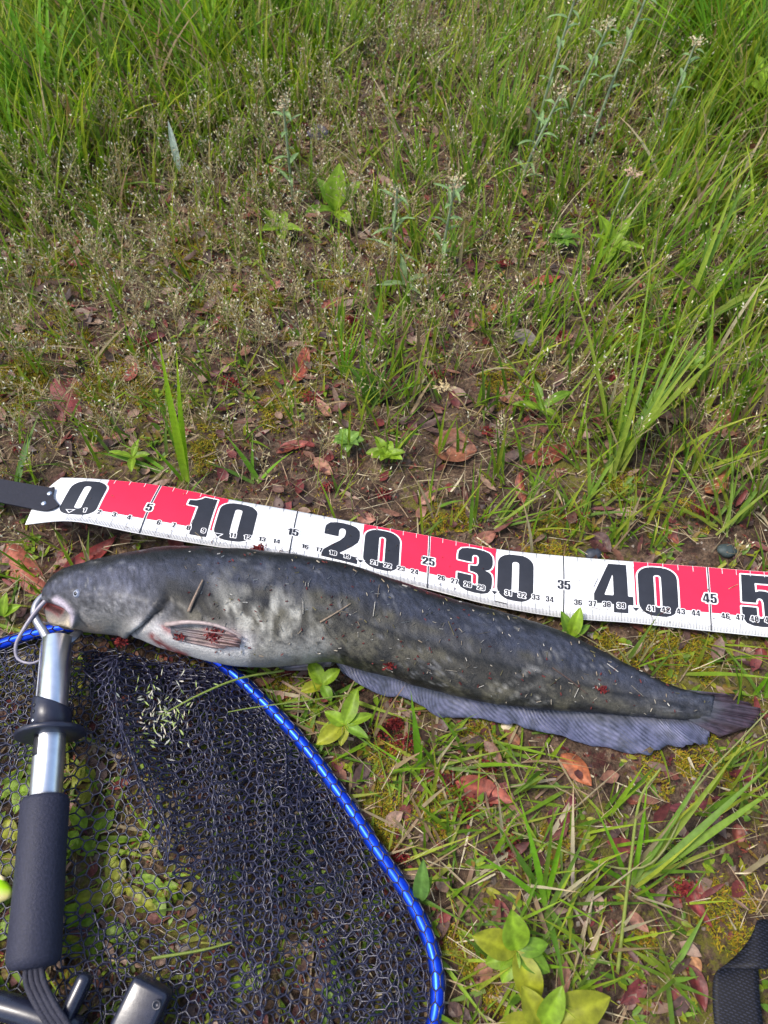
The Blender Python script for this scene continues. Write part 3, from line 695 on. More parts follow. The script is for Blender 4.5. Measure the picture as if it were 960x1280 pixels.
    for k in range(0, 51, 10):
        uvmesh('zero_arrow', np.array([(k-.36, 1.12), (k+.36, 1.12), (k, .72)]), [[0, 2, 1]], .0005, M_white, root)
        uvmesh('zero_arrow', np.array([(k-.24, 1.07), (k+.24, 1.07), (k, .80)]), [[0, 2, 1]], .00058, M_ink, root)
    V = []; F = []; T = []
    for k in range(120):
        u0, v0 = random.uniform(-2, 54), random.choice([random.uniform(.1, 4.5), random.uniform(.05, .9)]); L = random.choice([.05, .08, .12, .2, .7])*random.uniform(.6, 1.3); a_ = random.uniform(0, 6.28); w_ = random.uniform(.02, .05)
        d_ = np.array([math.cos(a_), math.sin(a_)]); e_ = np.array([-d_[1], d_[0]]); c_ = np.array([u0, v0]); q = [c_-d_*L/2-e_*w_/2, c_+d_*L/2-e_*w_/2, c_+d_*L/2+e_*w_/2, c_-d_*L/2+e_*w_/2]
        if min(x_[1] for x_ in q) < .05 or max(x_[1] for x_ in q) > 4.6: continue
        b_ = len(V); P_ = tape_map([x_[0] for x_ in q], [x_[1] for x_ in q], .0009); P2_ = tape_map([c_[0]], [c_[1]], .0016); V += [tuple(x_) for x_ in P_]+[tuple(P2_[0])]; F += [[b_, b_+1, b_+4], [b_+1, b_+2, b_+4], [b_+2, b_+3, b_+4], [b_+3, b_, b_+4]]; T += [random.choice([(.12, .08, .05), (.3, .24, .14), (.10, .02, .02), (.06, .05, .04)])]*5
    gr = mk('tape_grit', np.array(V), F, M_litter, tint=np.array(T), smooth=False); tag(gr, 'specks of grit and straw lying on the measuring tape', 'debris', kind='stuff')
    # black end strap with two snaps
    ms = mat_plain('strap_black', (.012, .013, .022), .62, 0, .25, 500, .0003, .2)
    pl = spline([tuple(at(-150, 588, .020)), tuple(at(-60, 602, .022)), tuple(at(0, 614, .027)), tuple(tape_map([-2.4], [2.25], .0012)[0]), tuple(tape_map([-1.75], [2.2], .0012)[0])], 40)
    hw = np.linspace(.0088, .0102, 40)[:, None]; T = np.gradient(pl, axis=0); T /= np.linalg.norm(T, axis=1)[:, None]
    tn = tape_map([-2.3], [2.2], .01)[0]-tape_map([-2.3], [2.2], 0)[0]; tn /= np.linalg.norm(tn)
    nn = np.array([0, 0, 1.])*(1-np.linspace(0, 1, 40)[:, None]**2)+tn*np.linspace(0, 1, 40)[:, None]**2
    sdv = np.cross(nn, T); sdv /= np.linalg.norm(sdv, axis=1)[:, None]; n3 = np.cross(T, sdv)
    rings = np.stack([pl-sdv*hw, pl+sdv*hw, pl+sdv*hw+n3*.0014, pl-sdv*hw+n3*.0014], 1).reshape(-1, 3); F = []
    for a in range(39):
        for b in range(4): F.append([a*4+b, a*4+(b+1) % 4, a*4+4+(b+1) % 4, a*4+4+b])
    F += [[3, 2, 1, 0], [156, 157, 158, 159]]
    st = mk('end_strap', rings, F, ms, root, smooth=False)
    mm_ = mat_plain('rivet', (.55, .56, .6), .25, 1, .5)
    for v in (1.72, 2.72):
        p = tape_map([-2.15], [v], .0027)[0]; V, F = lathe([(.0005, .0008), (.0016, .0006), (.0021, 0), (.0021, -.0004)][::-1], 14)
        rv = mk('rivet', xf(V, frame(p, tn)), F, mm_, st)
    return root
build_tape()

# ------------------------------------------------------------------ catfish
def fish_sections(ns=260, na=72):
    k = np.arange(len(FS)); s = np.linspace(0, len(FS)-1, ns)
    # denser at the head
    s = np.concatenate([np.linspace(0, 6, 110), np.linspace(6, len(FS)-1, ns-109)[1:]])
    A = []
    for (t, b, c, l) in FS:
        c, l = c/100, l/100; z0 = c+l
        tw, bw = at(*t, z0), at(*b, z0); A.append((tw.x, tw.y, bw.x, bw.y, c, z0))
    A = smooth_interp(k, np.array(A), s)
    T, B = A[:, :2], A[:, 2:4]; C = A[:, 4]; Z = A[:, 5]
    mid = (T+B)/2; d = T-B; half = np.linalg.norm(d, axis=1)/2; d = d/(2*half)[:, None]
    el = np.arctan2(CAMH-Z, np.hypot(mid[:, 0]*.0, mid[:, 1])); cot = 1/np.tan(el)
    a = np.sqrt(np.maximum(half**2-(C*cot*.93)**2, (half*.45)**2))
    # the visible outline is shifted by the sheared silhouette; symmetric, so the middle stays
    return s, mid, d, a, C, Z
def build_fish():
    s, mid, d, a, C, Z = fish_sections(); ns = len(s); na = 80
    ph = np.arange(na)*2*math.pi/na
    # phi 0 = dorsal, 90 = up (left flank seen), 180 = belly, 270 = down
    e = 2.25
    e = np.where(np.sin(ph) > 0, 2.75, 2.2)
    cx = np.sign(np.cos(ph))*np.abs(np.cos(ph))**(2/e); sz = np.sign(np.sin(ph))*np.abs(np.sin(ph))**(2/e)
    P = np.zeros((ns, na, 3))
    P[:, :, 0] = mid[:, None, 0]+d[:, None, 0]*a[:, None]*cx; P[:, :, 1] = mid[:, None, 1]+d[:, None, 1]*a[:, None]*cx
    bel = np.where(sz < 0, .9, 1.0)
    P[:, :, 2] = Z[:, None]+C[:, None]*sz*bel
    V0 = P.reshape(-1, 3); px = proj(V0); X, Y = px[:, 0], px[:, 1]
    S = np.repeat(s, na); CO = np.tile(cx, ns); SI = np.tile(sz, ns); up = np.clip((SI+.72)*3, 0, 1)
    cen = np.stack([np.repeat(mid[:, 0], na), np.repeat(mid[:, 1], na), np.repeat(Z, na)], 1)
    nrm = V0-cen; nrm[:, :2] /= np.repeat(a, na)[:, None]**2; nrm[:, 2] /= np.repeat(C, na)**2; nrm /= np.linalg.norm(nrm, axis=1)[:, None]+1e-9
    def g(pl, wd): return np.exp(-(poly_dist(X, Y, pl)/wd)**2)*up
    disp = np.zeros(len(V0))
    mouth = [(52, 755), (64, 759), (76, 764), (86, 772)]
    gm = g(mouth, 3.6); disp -= .0055*gm
    lipU = [(60, 747), (72, 751), (84, 757), (93, 768), (91, 777)]; gl = g(lipU, 4.5); disp += .0034*gl
    lipL = [(60, 772), (72, 776), (84, 779), (92, 777)]; disp += .0030*g(lipL, 4)
    gill = [(209, 750), (198, 763), (186, 775), (176, 786), (163, 795)]; gg = g(gill, 2.4); disp -= .0040*gg
    gill2 = [(205, 748), (192, 762), (180, 774), (168, 784), (156, 793)]; disp += .0022*g(gill2, 6)
    disp += .003*g([(90, 738), (110, 744)], 10)            # brow round the eye
    disp -= .0016*g([(96, 742), (97, 742.5)], 6)
    disp -= .0012*g([(240, 735), (330, 745), (430, 765), (560, 805), (700, 845), (860, 882)], 5)   # lateral line furrow
    disp += .0009*g([(240, 750), (330, 760), (430, 785), (560, 825), (700, 862), (860, 890)], 10)
    disp -= .0022*g([(214, 765), (222, 785), (240, 795)], 9)       # hollow behind the gill
    disp += (vn(X/34, Y/22, 41)-.5)*.0011*up + (vn(X/8, Y/6, 42)-.5)*.0005*up
    V = V0+nrm*disp[:, None]
    i = np.arange(ns*na).reshape(ns, na); j = np.roll(i, -1, 1)
    F = np.stack([i[:-1].ravel(), j[:-1].ravel(), j[1:].ravel(), i[1:].ravel()], 1).tolist()
    F.append([int(k) for k in i[0]][::-1]); F.append([int(k) for k in i[-1]])
    # skin colour: the fish's own markings, with crease and furrow shade painted in
    n1 = vn(X/22, Y/16, 51); n2 = vn(X/7, Y/6, 52); n3 = vn(X/3, Y/2.5, 53)
    dors = np.array([.020, .023, .033]); flank = np.array([.040, .040, .036]); oliv = np.array([.060, .058, .042]); pale = np.array([.30, .29, .26]); white = np.array([.74, .71, .69]); blood = np.array([.22, .018, .016]); lilac = np.array([.13, .13, .17])
    def blend(c, k, col_): k = np.clip(k, 0, 1)[:, None]; return c*(1-k)+np.array(col_)*k
    c = np.repeat(np.array([[.011, .012, .015]]), len(X), 0)                                  # black back, with the shade of the side turned away painted in
    c = blend(c, (np.interp(S, [0, 2, 6, 9, 22], [.50, .46, .58, .74, .82])+.10*(n1-.5)-CO)/.20, (.036, .041, .062))                                 # blue grey upper flank
    low = np.clip((.12+.25*(n1-.5)-CO)/.25, 0, 1)*np.clip((S-5.6)/1.2, 0, 1)*np.clip((20.5-S)/3, .25, 1)
    c = blend(c, low, (.033, .031, .025)); c = blend(c, low*np.clip((n1*.5+n2*.3+n3*.2-.48)*7, 0, 1)*.65, (.085, .077, .05))
    c = blend(c, low*np.clip((.5-n1*.5-n2*.5)*6, 0, 1)*.6, (.02, .02, .02))
    c = blend(c, np.exp(-(poly_dist(X, Y, [(225, 735), (280, 752), (330, 752)])/14)**2)*.85, (.012, .012, .014))
    head = np.clip((6.4-S)/1.0, 0, 1)*np.clip((.42-CO)/.25, 0, 1)
    c = blend(c, head*.85, (.072, .077, .112)); c = blend(c, head*np.clip((n2-.55)*4, 0, 1)*.5, (.10, .105, .14)); c = blend(c, head*np.clip((-CO-.1)*1.6, 0, 1)*.7, (.15, .145, .135))
    n4 = vn(X/4.5+3, Y/3.5, 63); c = .72*c*(.45+1.1*n3)[:, None]*(.7+.6*n4)[:, None]*(.75+.5*n1)[:, None]
    sc = np.clip((vn(X/18+Y/5, Y/2.2-X/60, 59)-.80)*7, 0, 1)*np.clip((vn(X/40, Y/40, 60)-.45)*5, 0, 1); c = blend(c, sc*.35, (.26, .26, .27))
    # pale ribs
    rib = np.exp(-(poly_dist(X, Y, [(305, 762), (360, 790), (395, 792)])/34)**2)*up
    st = np.clip((.6*vn(X/9+Y*.02+2*vn(X/30, Y/20, 61), Y/30, 54)+.4*vn(X/4, Y/9, 62)-.42)*3.5, 0, 1)*np.clip(vn(X/17, Y/13, 55)*2.2-.45, 0, 1)
    kk = np.clip(rib*st*1.5, 0, .8)[:, None]; kk = kk*np.clip(.35+1.3*n3, 0, 1)[:, None]; c = c*(1-kk)+np.array([.40, .39, .34])*kk
    kk = np.clip(np.exp(-(poly_dist(X, Y, [(350, 815), (400, 806)])/16)**2)*up*(n2*.6+n3*.7), 0, .8)[:, None]; c = c*(1-kk)+pale*kk
    # white throat and belly by the pectoral fin
    kk = np.clip(np.exp(-(poly_dist(X, Y, [(180, 800), (215, 806), (250, 812), (290, 812)])/19)**2)*2.4*(.30+.9*n2), 0, 1)[:, None]*up[:, None]; c = c*(1-kk)+white*kk
    kk = np.clip((-CO-.80)*6, 0, 1)[:, None]*np.clip((11-S)/2, 0, 1)[:, None]*.55; c = c*(1-kk)+pale*.9*kk
    kk = np.clip(np.exp(-(poly_dist(X, Y, [(190, 795), (206, 810), (232, 820)])/4.5)**2)+.8*np.exp(-(poly_dist(X, Y, [(205, 786), (222, 792), (250, 800)])/5)**2)+.6*np.exp(-(poly_dist(X, Y, [(282, 806), (300, 802)])/6)**2)+np.exp(-(poly_dist(X, Y, [(258, 792), (290, 795)])/6)**2), 0, 1)[:, None]*np.clip((n3+n2*.6-.42)*2.2, 0, 1)[:, None]*up[:, None]; c = c*(1-kk)+blood*kk
    # scrapes near the tail
    for (pl, wd) in (([(655, 842), (690, 825)], 12), ([(620, 862), (680, 870)], 9)):
        kk = (np.exp(-(poly_dist(X, Y, pl)/wd)**2)*np.clip((vn(X/6+Y/4, Y/9, 56)-.5)*5, 0, 1)*up*.6)[:, None]; c = c*(1-kk)+pale*kk
    # mouth, lips, chin
    def gx(pl, wd, p=4): return np.exp(-(poly_dist(X, Y, pl)/wd)**p)*np.clip((SI+.9)*4, 0, 1)
    c = blend(c, gx([(64, 776), (80, 782), (100, 786), (120, 790)], 8, 2)*.85, (.34, .27, .20))
    c = blend(c, gx([(54, 757), (64, 760), (74, 766)], 4.6)*1.0, (.16, .02, .02)); c = blend(c, gx([(58, 759), (74, 767)], 2.2), (.03, .004, .004))
    c = blend(c, gx([(72, 751), (80, 756), (87, 763), (90, 770)], 5.5)*.95, (.40, .35, .40)); c = blend(c, gx([(62, 774), (74, 777), (86, 777)], 2.2)*.9, (.50, .42, .30))
    c = blend(c, gx([(88, 749), (97, 763), (101, 775), (108, 782)], 1.6)*.6, (.03, .03, .035)); c = blend(c, gx([(102, 766), (110, 775), (120, 786)], 2.0)*.5, (.26, .24, .22))
    c = blend(c, gx([(124, 768), (136, 757), (154, 750)], .8)*.35, (.36, .36, .36))
    LL = [(225, 738), (330, 752), (430, 772), (560, 812), (700, 850), (870, 884)]; c = blend(c, gx(LL, 1.6, 2)*.6*(.4+.9*n1), (.012, .012, .013)); c = blend(c, gx([(x_, y_-7) for x_, y_ in LL], 5, 2)*.35*(.3+n2), (.085, .09, .11)); c = blend(c, gx([(x_, y_+16) for x_, y_ in LL[1:]], 7, 2)*.5*n1*(S > 8), (.085, .078, .055))  # furrow shade and paler rims painted along the lateral line
    c = blend(c, gx(gill, 1.9)*.95, (.006, .006, .007)); c = blend(c, gx([(214, 757), (200, 775), (186, 788), (174, 797)], 4, 2)*.45, (.20, .20, .21))  # shade in the gill crease painted in, with a paler rim below
    # small pale spots and scratches
    sp = (vn(X/2.2, Y/2.2, 57) > .955) & (vn(X/30, Y/30, 58) > .4); c[sp] = c[sp]*.5+pale*.4
    m, t, b = newmat('catfish_skin'); at_ = N(t, 'ShaderNodeAttribute', attribute_name='tint'); co = objco(t)
    nn = noise(t, 900, 4, .65, co); r = ramp(t, [(.3, (.7, .7, .7)), (.7, (1.3, 1.3, 1.3))]); t.links.new(nn.outputs[0], r.inputs[0])
    t.links.new(mixc(t, 1, at_.outputs['Color'], r.outputs[0], 'MULTIPLY'), b.inputs['Base Color'])
    n5 = noise(t, 120, 5, .65, co); mr = N(t, 'ShaderNodeMapRange'); mr.inputs[1].default_value = .3; mr.inputs[2].default_value = .7; mr.inputs[3].default_value = .33; mr.inputs[4].default_value = .58
    t.links.new(n5.outputs[0], mr.inputs[0]); t.links.new(mr.outputs[0], b.inputs['Roughness']); b.inputs['Specular IOR Level'].default_value = .27
    b.inputs['Coat Weight'].default_value = .10; b.inputs['Coat Roughness'].default_value = .28
    n6 = noise(t, 260, 6, .7, co); n7 = noise(t, 1400, 3, .6, co); mm7 = N(t, 'ShaderNodeMath', operation='MULTIPLY_ADD'); mm7.inputs[1].default_value = .35; t.links.new(n7.outputs[0], mm7.inputs[0]); t.links.new(n6.outputs[0], mm7.inputs[2]); bump(t, b, mm7.outputs[0], .7, .0017)
    ctr = tuple(cen.mean(0)*[1, 1, 0])
    root = mk('catfish', V, F, m, tint=np.clip(c, 0, 1), loc=ctr)
    tag(root, 'dark slate grey catfish lying on its side with whiskers', 'fish')
    bvh = BVHTree.FromPolygons([tuple(v) for v in V], F)
    return root, bvh, m
fish, FBVH, M_skin = build_fish()
def fhit(px, py):
    h = FBVH.ray_cast(Vector((0, 0, CAMH)), ray(px, py))
    return (h[0], h[1]) if h[0] is not None else (None, None)

def fin_mat(name, c1, c2):
    m, t, b = newmat(name); a = N(t, 'ShaderNodeAttribute', attribute_name='ray'); a2 = N(t, 'ShaderNodeAttribute', attribute_name='out')
    w_ = N(t, 'ShaderNodeMath', operation='SINE'); mu = N(t, 'ShaderNodeMath', operation='MULTIPLY'); mu.inputs[1].default_value = 2*math.pi
    t.links.new(a.outputs['Fac'], mu.inputs[0]); t.links.new(mu.outputs[0], w_.inputs[0])
    r = ramp(t, [(.0, tuple(x*.55 for x in c1)), (.75, c1)]); mr = N(t, 'ShaderNodeMapRange'); mr.inputs[1].default_value = -1; t.links.new(w_.outputs[0], mr.inputs[0]); t.links.new(mr.outputs[0], r.inputs[0])
    n = noise(t, 130, 4, .65, objco(t)); r2 = ramp(t, [(.3, (.34, .36, .34)), (.5, (.95, .95, .92)), (.72, (1.6, 1.5, 1.45))]); t.links.new(n.outputs[0], r2.inputs[0])
    rb = ramp(t, [(0, (1, 1, 1)), (.09, (0, 0, 0))]); t.links.new(a2.outputs['Fac'], rb.inputs[0])
    c = mixc(t, a2.outputs['Fac'], r.outputs[0], c2); c = mixc(t, rb.outputs[0], c, (.055, .058, .07)); c = mixc(t, 1, c, r2.outputs[0], 'MULTIPLY')
    t.links.new(c, b.inputs['Base Color']); b.inputs['Roughness'].default_value = .38; b.inputs['Coat Weight'].default_value = .3; b.inputs['Coat Roughness'].default_value = .25
    bump(t, b, mr.outputs[0], .35, .0004)
    return m
def fin(name, inner, outer, zi, zo, rays, mat, wave=.0012, nu=None, nv=8, thick=.0006, sweep=0.0, ragged=.22):
    "thin two-sided fin between an inner and an outer edge given as world points"
    nu = nu or rays*4
    I = spline(inner, nu+1); O = spline(outer, nu+1); V = []; kk_ = np.arange(nu+1)/nu
    rag = 1+ragged*((vn(kk_*rays*.16, kk_*0+3, 81)-.5)*1.3+(vn(kk_*rays*.7, kk_*0+7, 82)-.5)*.35); O = I+(O-I)*rag[:, None]; ra = []; ou = []
    for k in range(nu+1):
        for q in range(nv+1):
            t = q/nv; ko = min(nu, max(0, k+sweep*nu*t)); kf = int(ko); f = ko-kf
            o_ = O[kf]*(1-f)+O[min(nu, kf+1)]*f
            p = I[k]*(1-t)+o_*t; p = p.copy(); p[2] += wave*math.sin(k/nu*rays*2*math.pi)*t*.45+.0025*math.sin(k/nu*17+1)*t*(1-t*.4)+.0014*math.sin(k/nu*41)*t
            V.append(p); ra.append(k/nu*rays+1.3*math.sin(k/nu*23+t*2.1)+.5*math.sin(k/nu*61+t*5)); ou.append(t)
    V = np.array(V); i = np.arange(len(V)).reshape(nu+1, nv+1); n = len(V); F = []
    for a in range(nu):
        for b in range(nv):
            q = [int(i[a, b]), int(i[a+1, b]), int(i[a+1, b+1]), int(i[a, b+1])]; F.append(q); F.append([x+n for x in q[::-1]])
    loop = [int(x) for x in list(i[:, 0])+list(i[-1, 1:])+list(i[-2::-1, -1])+list(i[0, -2:0:-1])]
    for k in range(len(loop)): a, b = loop[k], loop[(k+1) % len(loop)]; F.append([b, a, a+n, b+n])
    VV = np.concatenate([V, V-[0, 0, thick]])
    if VV is not None:
        gg = gz(VV[:, 0], VV[:, 1])+.0006; VV[:, 2] = np.maximum(VV[:, 2], gg+np.r_[np.full(n, thick), np.zeros(n)])
    return mk(name, VV, F, mat, fish, attrs={'ray': ra+ra, 'out': [x**2.2*.6 for x in ou]*2})
M_anal = fin_mat('anal_fin', (.090, .098, .165), (.07, .074, .135))
M_tail = fin_mat('tail_fin', (.055, .042, .06), (.045, .022, .035))
M_pec = fin_mat('pectoral_fin', (.26, .19, .19), (.17, .10, .10))
M_pel = fin_mat('pelvic_fin', (.36, .30, .34), (.28, .24, .32))
def W(p, z): return tuple(at(p[0], p[1], z))
fin('anal_fin', [W((418, 822), .010), W((455, 833), .010), W((495, 842), .010), W((535, 855), .010), W((585, 866), .010), W((636, 876), .010), W((685, 881), .009), W((735, 885), .008), W((785, 888), .007), W((828, 891), .006), W((862, 893), .006), W((886, 896), .006)],
    [W((421, 838), .004), W((455, 857), .004), W((497, 869), .004), W((540, 886), .004), W((595, 896), .004), W((655, 912), .004), W((718, 926), .004), W((778, 936), .004), W((835, 940), .004), W((868, 937), .004), W((886, 927), .004), W((889, 917), .004)], 0, 0, 84, M_anal, .0004, 420, 8, sweep=.022, ragged=.3)
fin('tail_fin', [W((858, 862), .0080), W((870, 869), .0092), W((876, 881), .0094), W((870, 892), .0090), W((858, 898), .0075)],
    [W((914, 869), .007), W((940, 881), .006), W((949, 894), .006), W((938, 909), .006), W((898, 919), .006)], 0, 0, 24, M_tail, .0005, 110, 10, .0003, ragged=.1)
h0, h1, h2 = fhit(212, 783)[0], fhit(213, 791)[0], fhit(216, 799)[0]
def lift(p, z): h, n = fhit(*p); return tuple(h+n*z) if h else W(p, .02)
fin('pectoral_fin', [tuple(h0), tuple(h1), tuple(h2)], [lift((302, 795), .004), lift((296, 803), .004), lift((268, 806), .003)], 0, 0, 9, M_pec, .0008, 45, 10, .0008, ragged=.3)
V_, F_ = tube(spline([lift((208, 781), .001), lift((240, 777), .004), lift((275, 783), .005), lift((304, 796), .004)], 24), np.linspace(.0017, .0007, 24), 8)
mk('pectoral_spine', V_, F_, mat_plain('fin_spine', (.30, .235, .22), .4, 0, .5, 300, .0003, .3), fish)
fin('pelvic_fin', [W((344, 832), .013), W((352, 836), .011), W((360, 838), .009)], [W((420, 820), .016), W((412, 830), .010), W((398, 836), .007)], 0, 0, 8, M_pel, .0008, 40, 10, .0008)
# eye
he, hn = fhit(96, 742)
V_, F_ = lathe([(.0001, .0016), (.0012, .0014), (.0022, .0009), (.0030, 0), (.0031, -.001)][::-1], 24)
eye = mk('eye', xf(V_, frame(he-hn*.0002, hn)), F_, mat_plain('eye_ring', (.15, .17, .23), .15, 0, .6, 800, 0, .3), fish)
def sub(o, parent, top): o.parent = parent; o.matrix_parent_inverse = Matrix.Identity(4); return o
V_, F_ = lathe([(.0012, .0002), (.0014, .0007), (.0018, .0007), (.0020, 0)], 20)
sub(mk('iris', xf(V_, frame(he+hn*.0006, hn)), F_, mat_plain('eye_iris', (.36, .39, .46), .2), eye), eye, fish)
V_, F_ = lathe([(.0001, .0010), (.0009, .0009), (.0014, .0003), (.0015, -.0006)][::-1], 20)
sub(mk('pupil', xf(V_, frame(he+hn*.0009, hn)), F_, mat_plain('eye_pupil', (.008, .008, .012), .05, 0, .8), eye), eye, fish)
# barbels (whiskers)
mb = mat_plain('barbel', (.20, .185, .225), .35, 0, .5, 300, .0002, .2)
bp = spline([W((74, 744), .040), W((62, 747), .041), W((46, 763), .039), W((30, 786), .036), W((20, 806), .033), W((22, 823), .030), W((38, 829), .030), W((54, 823), .034), W((72, 813), .0365)], 60)
V_, F_ = tube(bp, np.linspace(.0018, .0005, 60), 8); mk('barbel', V_, F_, mb, fish)
bp = spline([W((80, 779), .03), W((70, 782), .028), W((60, 779), .027), W((52, 777), .026)], 20)
V_, F_ = tube(bp, np.linspace(.0009, .0003, 20), 6); mk('barbel', V_, F_, mb, fish)
# bits stuck on the fish
def fish_debris():
    VV = []; FF = []; TT = []; off = 0; k = 0
    for it in range(800):
        px = random.uniform(230, 900); py = random.uniform(690, 910)
        h, n = fhit(px, py)
        if h is None or n.z < .25: continue
        red = random.random() < .3; t = Vector((random.gauss(0, 1), random.gauss(0, 1), random.gauss(0, 1))); t = (t-n*t.dot(n)).normalized(); s_ = n.cross(t)
        L = random.uniform(.0008, .0024) if red else random.choice([random.uniform(.001, .0035)]*14+[random.uniform(.006, .014)]); wd = random.uniform(.0004, .001) if red else random.uniform(.00016, .00034)
        p = h+n*.0005; q = []
        for a, b in ((-1, 1), (1, 1), (1, -1), (-1, -1)): q.append(tuple(p+t*(L*.5*a)+s_*(wd*.5*b)))
        q += [tuple(p+t*(L*.5)+n*.0007), tuple(p-t*(L*.5)+n*.0007)]
        VV += q; FF += [[off, off+1, off+4, off+5], [off+5, off+4, off+2, off+3]]; off += 6
        c = (.12, .02, .018) if red else random.choice([(.40, .35, .27), (.28, .22, .15), (.55, .52, .46), (.16, .14, .06)]); TT += [c]*6
    o = mk('grass_bits', np.array(VV), FF, M_litter, tint=np.array(TT), smooth=False); tag(o, 'bits of straw and grit stuck to the catfish skin', 'debris', kind='stuff')
fish_debris()
def twig(name, pts, r, c, label, cat='twig', n=20):
    V, F = tube(spline(pts, n), np.linspace(r, r*.5, n), 6); o = mk(name, V, F, M_litter, tint=np.repeat(np.array([c]), len(V), 0)); return tag(o, label, cat)
twig('bark_strip', [lift((236, 765), .001), lift((243, 750), .002), lift((254, 726), .0015)], .0011, (.26, .19, .14), 'brown sliver of bark stuck behind the catfish gill')
twig('dry_twig', [lift((400, 778), .001), lift((420, 767), .0012), lift((438, 755), .001)], .0006, (.30, .22, .15), 'thin brown stem lying on the catfish flank')
twig('dry_twig', [lift((690, 835), .001), lift((712, 852), .0015), lift((734, 868), .001)], .0005, (.08, .05, .04), 'dark thin stem lying across the catfish near its tail')
def red_blossom(px, py, z, r, label, hitfish=False, n=90):
    c = at(px, py, z) if not hitfish else fhit(px, py)[0]
    V = []; F = []
    for k in range(n):
        d = Vector((random.gauss(0, 1), random.gauss(0, 1), abs(random.gauss(0, .7)))).normalized(); p = c+Vector((random.gauss(0, r*.5), random.gauss(0, r*.4), abs(random.gauss(0, r*.25)))); s_ = d.orthogonal().normalized(); L = random.uniform(.0015, .003); b = len(V)
        V += [tuple(p), tuple(p+d*L*.5+s_*.0007), tuple(p+d*L), tuple(p+d*L*.5-s_*.0007)]; F.append([b, b+1, b+2, b+3])
    T = np.repeat(np.array([random.choice([(.16, .012, .015), (.10, .01, .012), (.22, .025, .02)]) for _ in range(n)]), 4, 0)
    o = mk('red_catkin', np.array(V), F, M_litter, tint=T, smooth=False, loc=tuple(c)); tag(o, label, 'catkin')
p_ = tape_map([12.9], [.15], .001)[0]; q_ = proj(p_)[0]
red_blossom(q_[0], q_[1]+2, p_[2], .0045, 'dark red fallen catkin on the tape edge near mark 13', n=110)
red_blossom(152, 802, .022, .004, 'dark red catkin under the catfish throat', n=80)
red_blossom(268, 793, 0, .005, 'dark red catkin scrap on the catfish pectoral fin', True, 110)
red_blossom(226, 794, 0, .004, 'dark red scrap in the hollow before the pectoral fin', True, 70)
red_blossom(752, 862, 0, .003, 'dark red catkin scrap near the catfish tail', True, 60)
red_blossom(487, 832, 0, .003, 'dark red catkin scrap at the start of the anal fin', True, 60)
for i, (px, py) in enumerate([(495, 905), (505, 930), (560, 975), (590, 885), (610, 960), (620, 870), (640, 1060), (480, 912), (735, 880), (500, 1070), (700, 850), (850, 1110), (790, 870), (580, 1010), (740, 255), (690, 195), (630, 330), (180, 430), (230, 370), (330, 430), (390, 500), (540, 470), (700, 420), (610, 540), (410, 610), (480, 620), (880, 640), (720, 645), (25, 560), (60, 620), (290, 480), (440, 400)]):
    g_ = at(px, py); red_blossom(px, py, float(gz(g_.x, g_.y))+.002, random.uniform(.005, .009), 'dark red dried catkin lying on the litter', n=120)
    o = bpy.data.objects[-1] if False else None
for o in bpy.data.objects:
    if o.get('label') == 'dark red dried catkin lying on the litter':
        q = proj(np.array(o.location[:]))[0]; wh = 'behind the tape' if q[1] < 660 and q[1] > 300 else ('below the catfish' if q[1] > 840 else ('in the back grass' if q[1] < 300 else 'between tape and catfish'))
        o['label'] = 'dark red dried catkin lying on the litter '+wh; o['group'] = 'dried catkins '+wh

# ------------------------------------------------------------------ landing net: hoop, lacing, bag, folding joint
def hex_edges(u0, u1, v0, v1, a):
    "edges of a hexagon lattice, side a; returns nodes (n,2), edges (m,2)"
    nodes = {}; P = []; E = set()
    def nid(x, y):
        k = (round(x/a*4), round(y/a*4))
        if k not in nodes: nodes[k] = len(P); P.append((x, y))
        return nodes[k]
    dx, dy = 1.5*a, math.sqrt(3)*a; i = 0; x = u0
    while x < u1:
        y = v0+(dy/2 if i % 2 else 0)
        while y < v1:
            c = [nid(x+a*math.cos(R(60*k)), y+a*math.sin(R(60*k))) for k in range(6)]
            for k in range(6): E.add((min(c[k], c[(k+1) % 6]), max(c[k], c[(k+1) % 6])))
            y += dy
        x += dx; i += 1
    return np.array(P), np.array(sorted(E))
def strands(A, B, r, sides=4, mid=None):
    "tubes from A to B (n,3), with a middle point so the cells look rounded"
    n = len(A); M_ = (A+B)/2 if mid is None else mid
    r = np.broadcast_to(np.asarray(r, float), (n,))
    d = B-A; d /= np.linalg.norm(d, axis=1)[:, None]+1e-9
    up = np.where(np.abs(d[:, 2:3]) > .9, np.array([[1., 0, 0]]), np.array([[0, 0, 1.]]))
    s1 = np.cross(d, up); s1 /= np.linalg.norm(s1, axis=1)[:, None]+1e-9; s2 = np.cross(s1, d)
    V = []
    for p, k in ((A, 1.25), (M_, .85), (B, 1.25)):
        for j in range(sides):
            a = 2*math.pi*j/sides; V.append(p+(s1*math.cos(a)+s2*math.sin(a))*(r*k)[:, None])
    V = np.stack(V, 1); f = []
    for q in range(2):
        for j in range(sides): k = (j+1) % sides; f.append([q*sides+j, q*sides+k, (q+1)*sides+k, (q+1)*sides+j])
    return V, np.array(f)
hc = HOOP_S.mean(0)
def hoop_z(x, y):
    return .0062
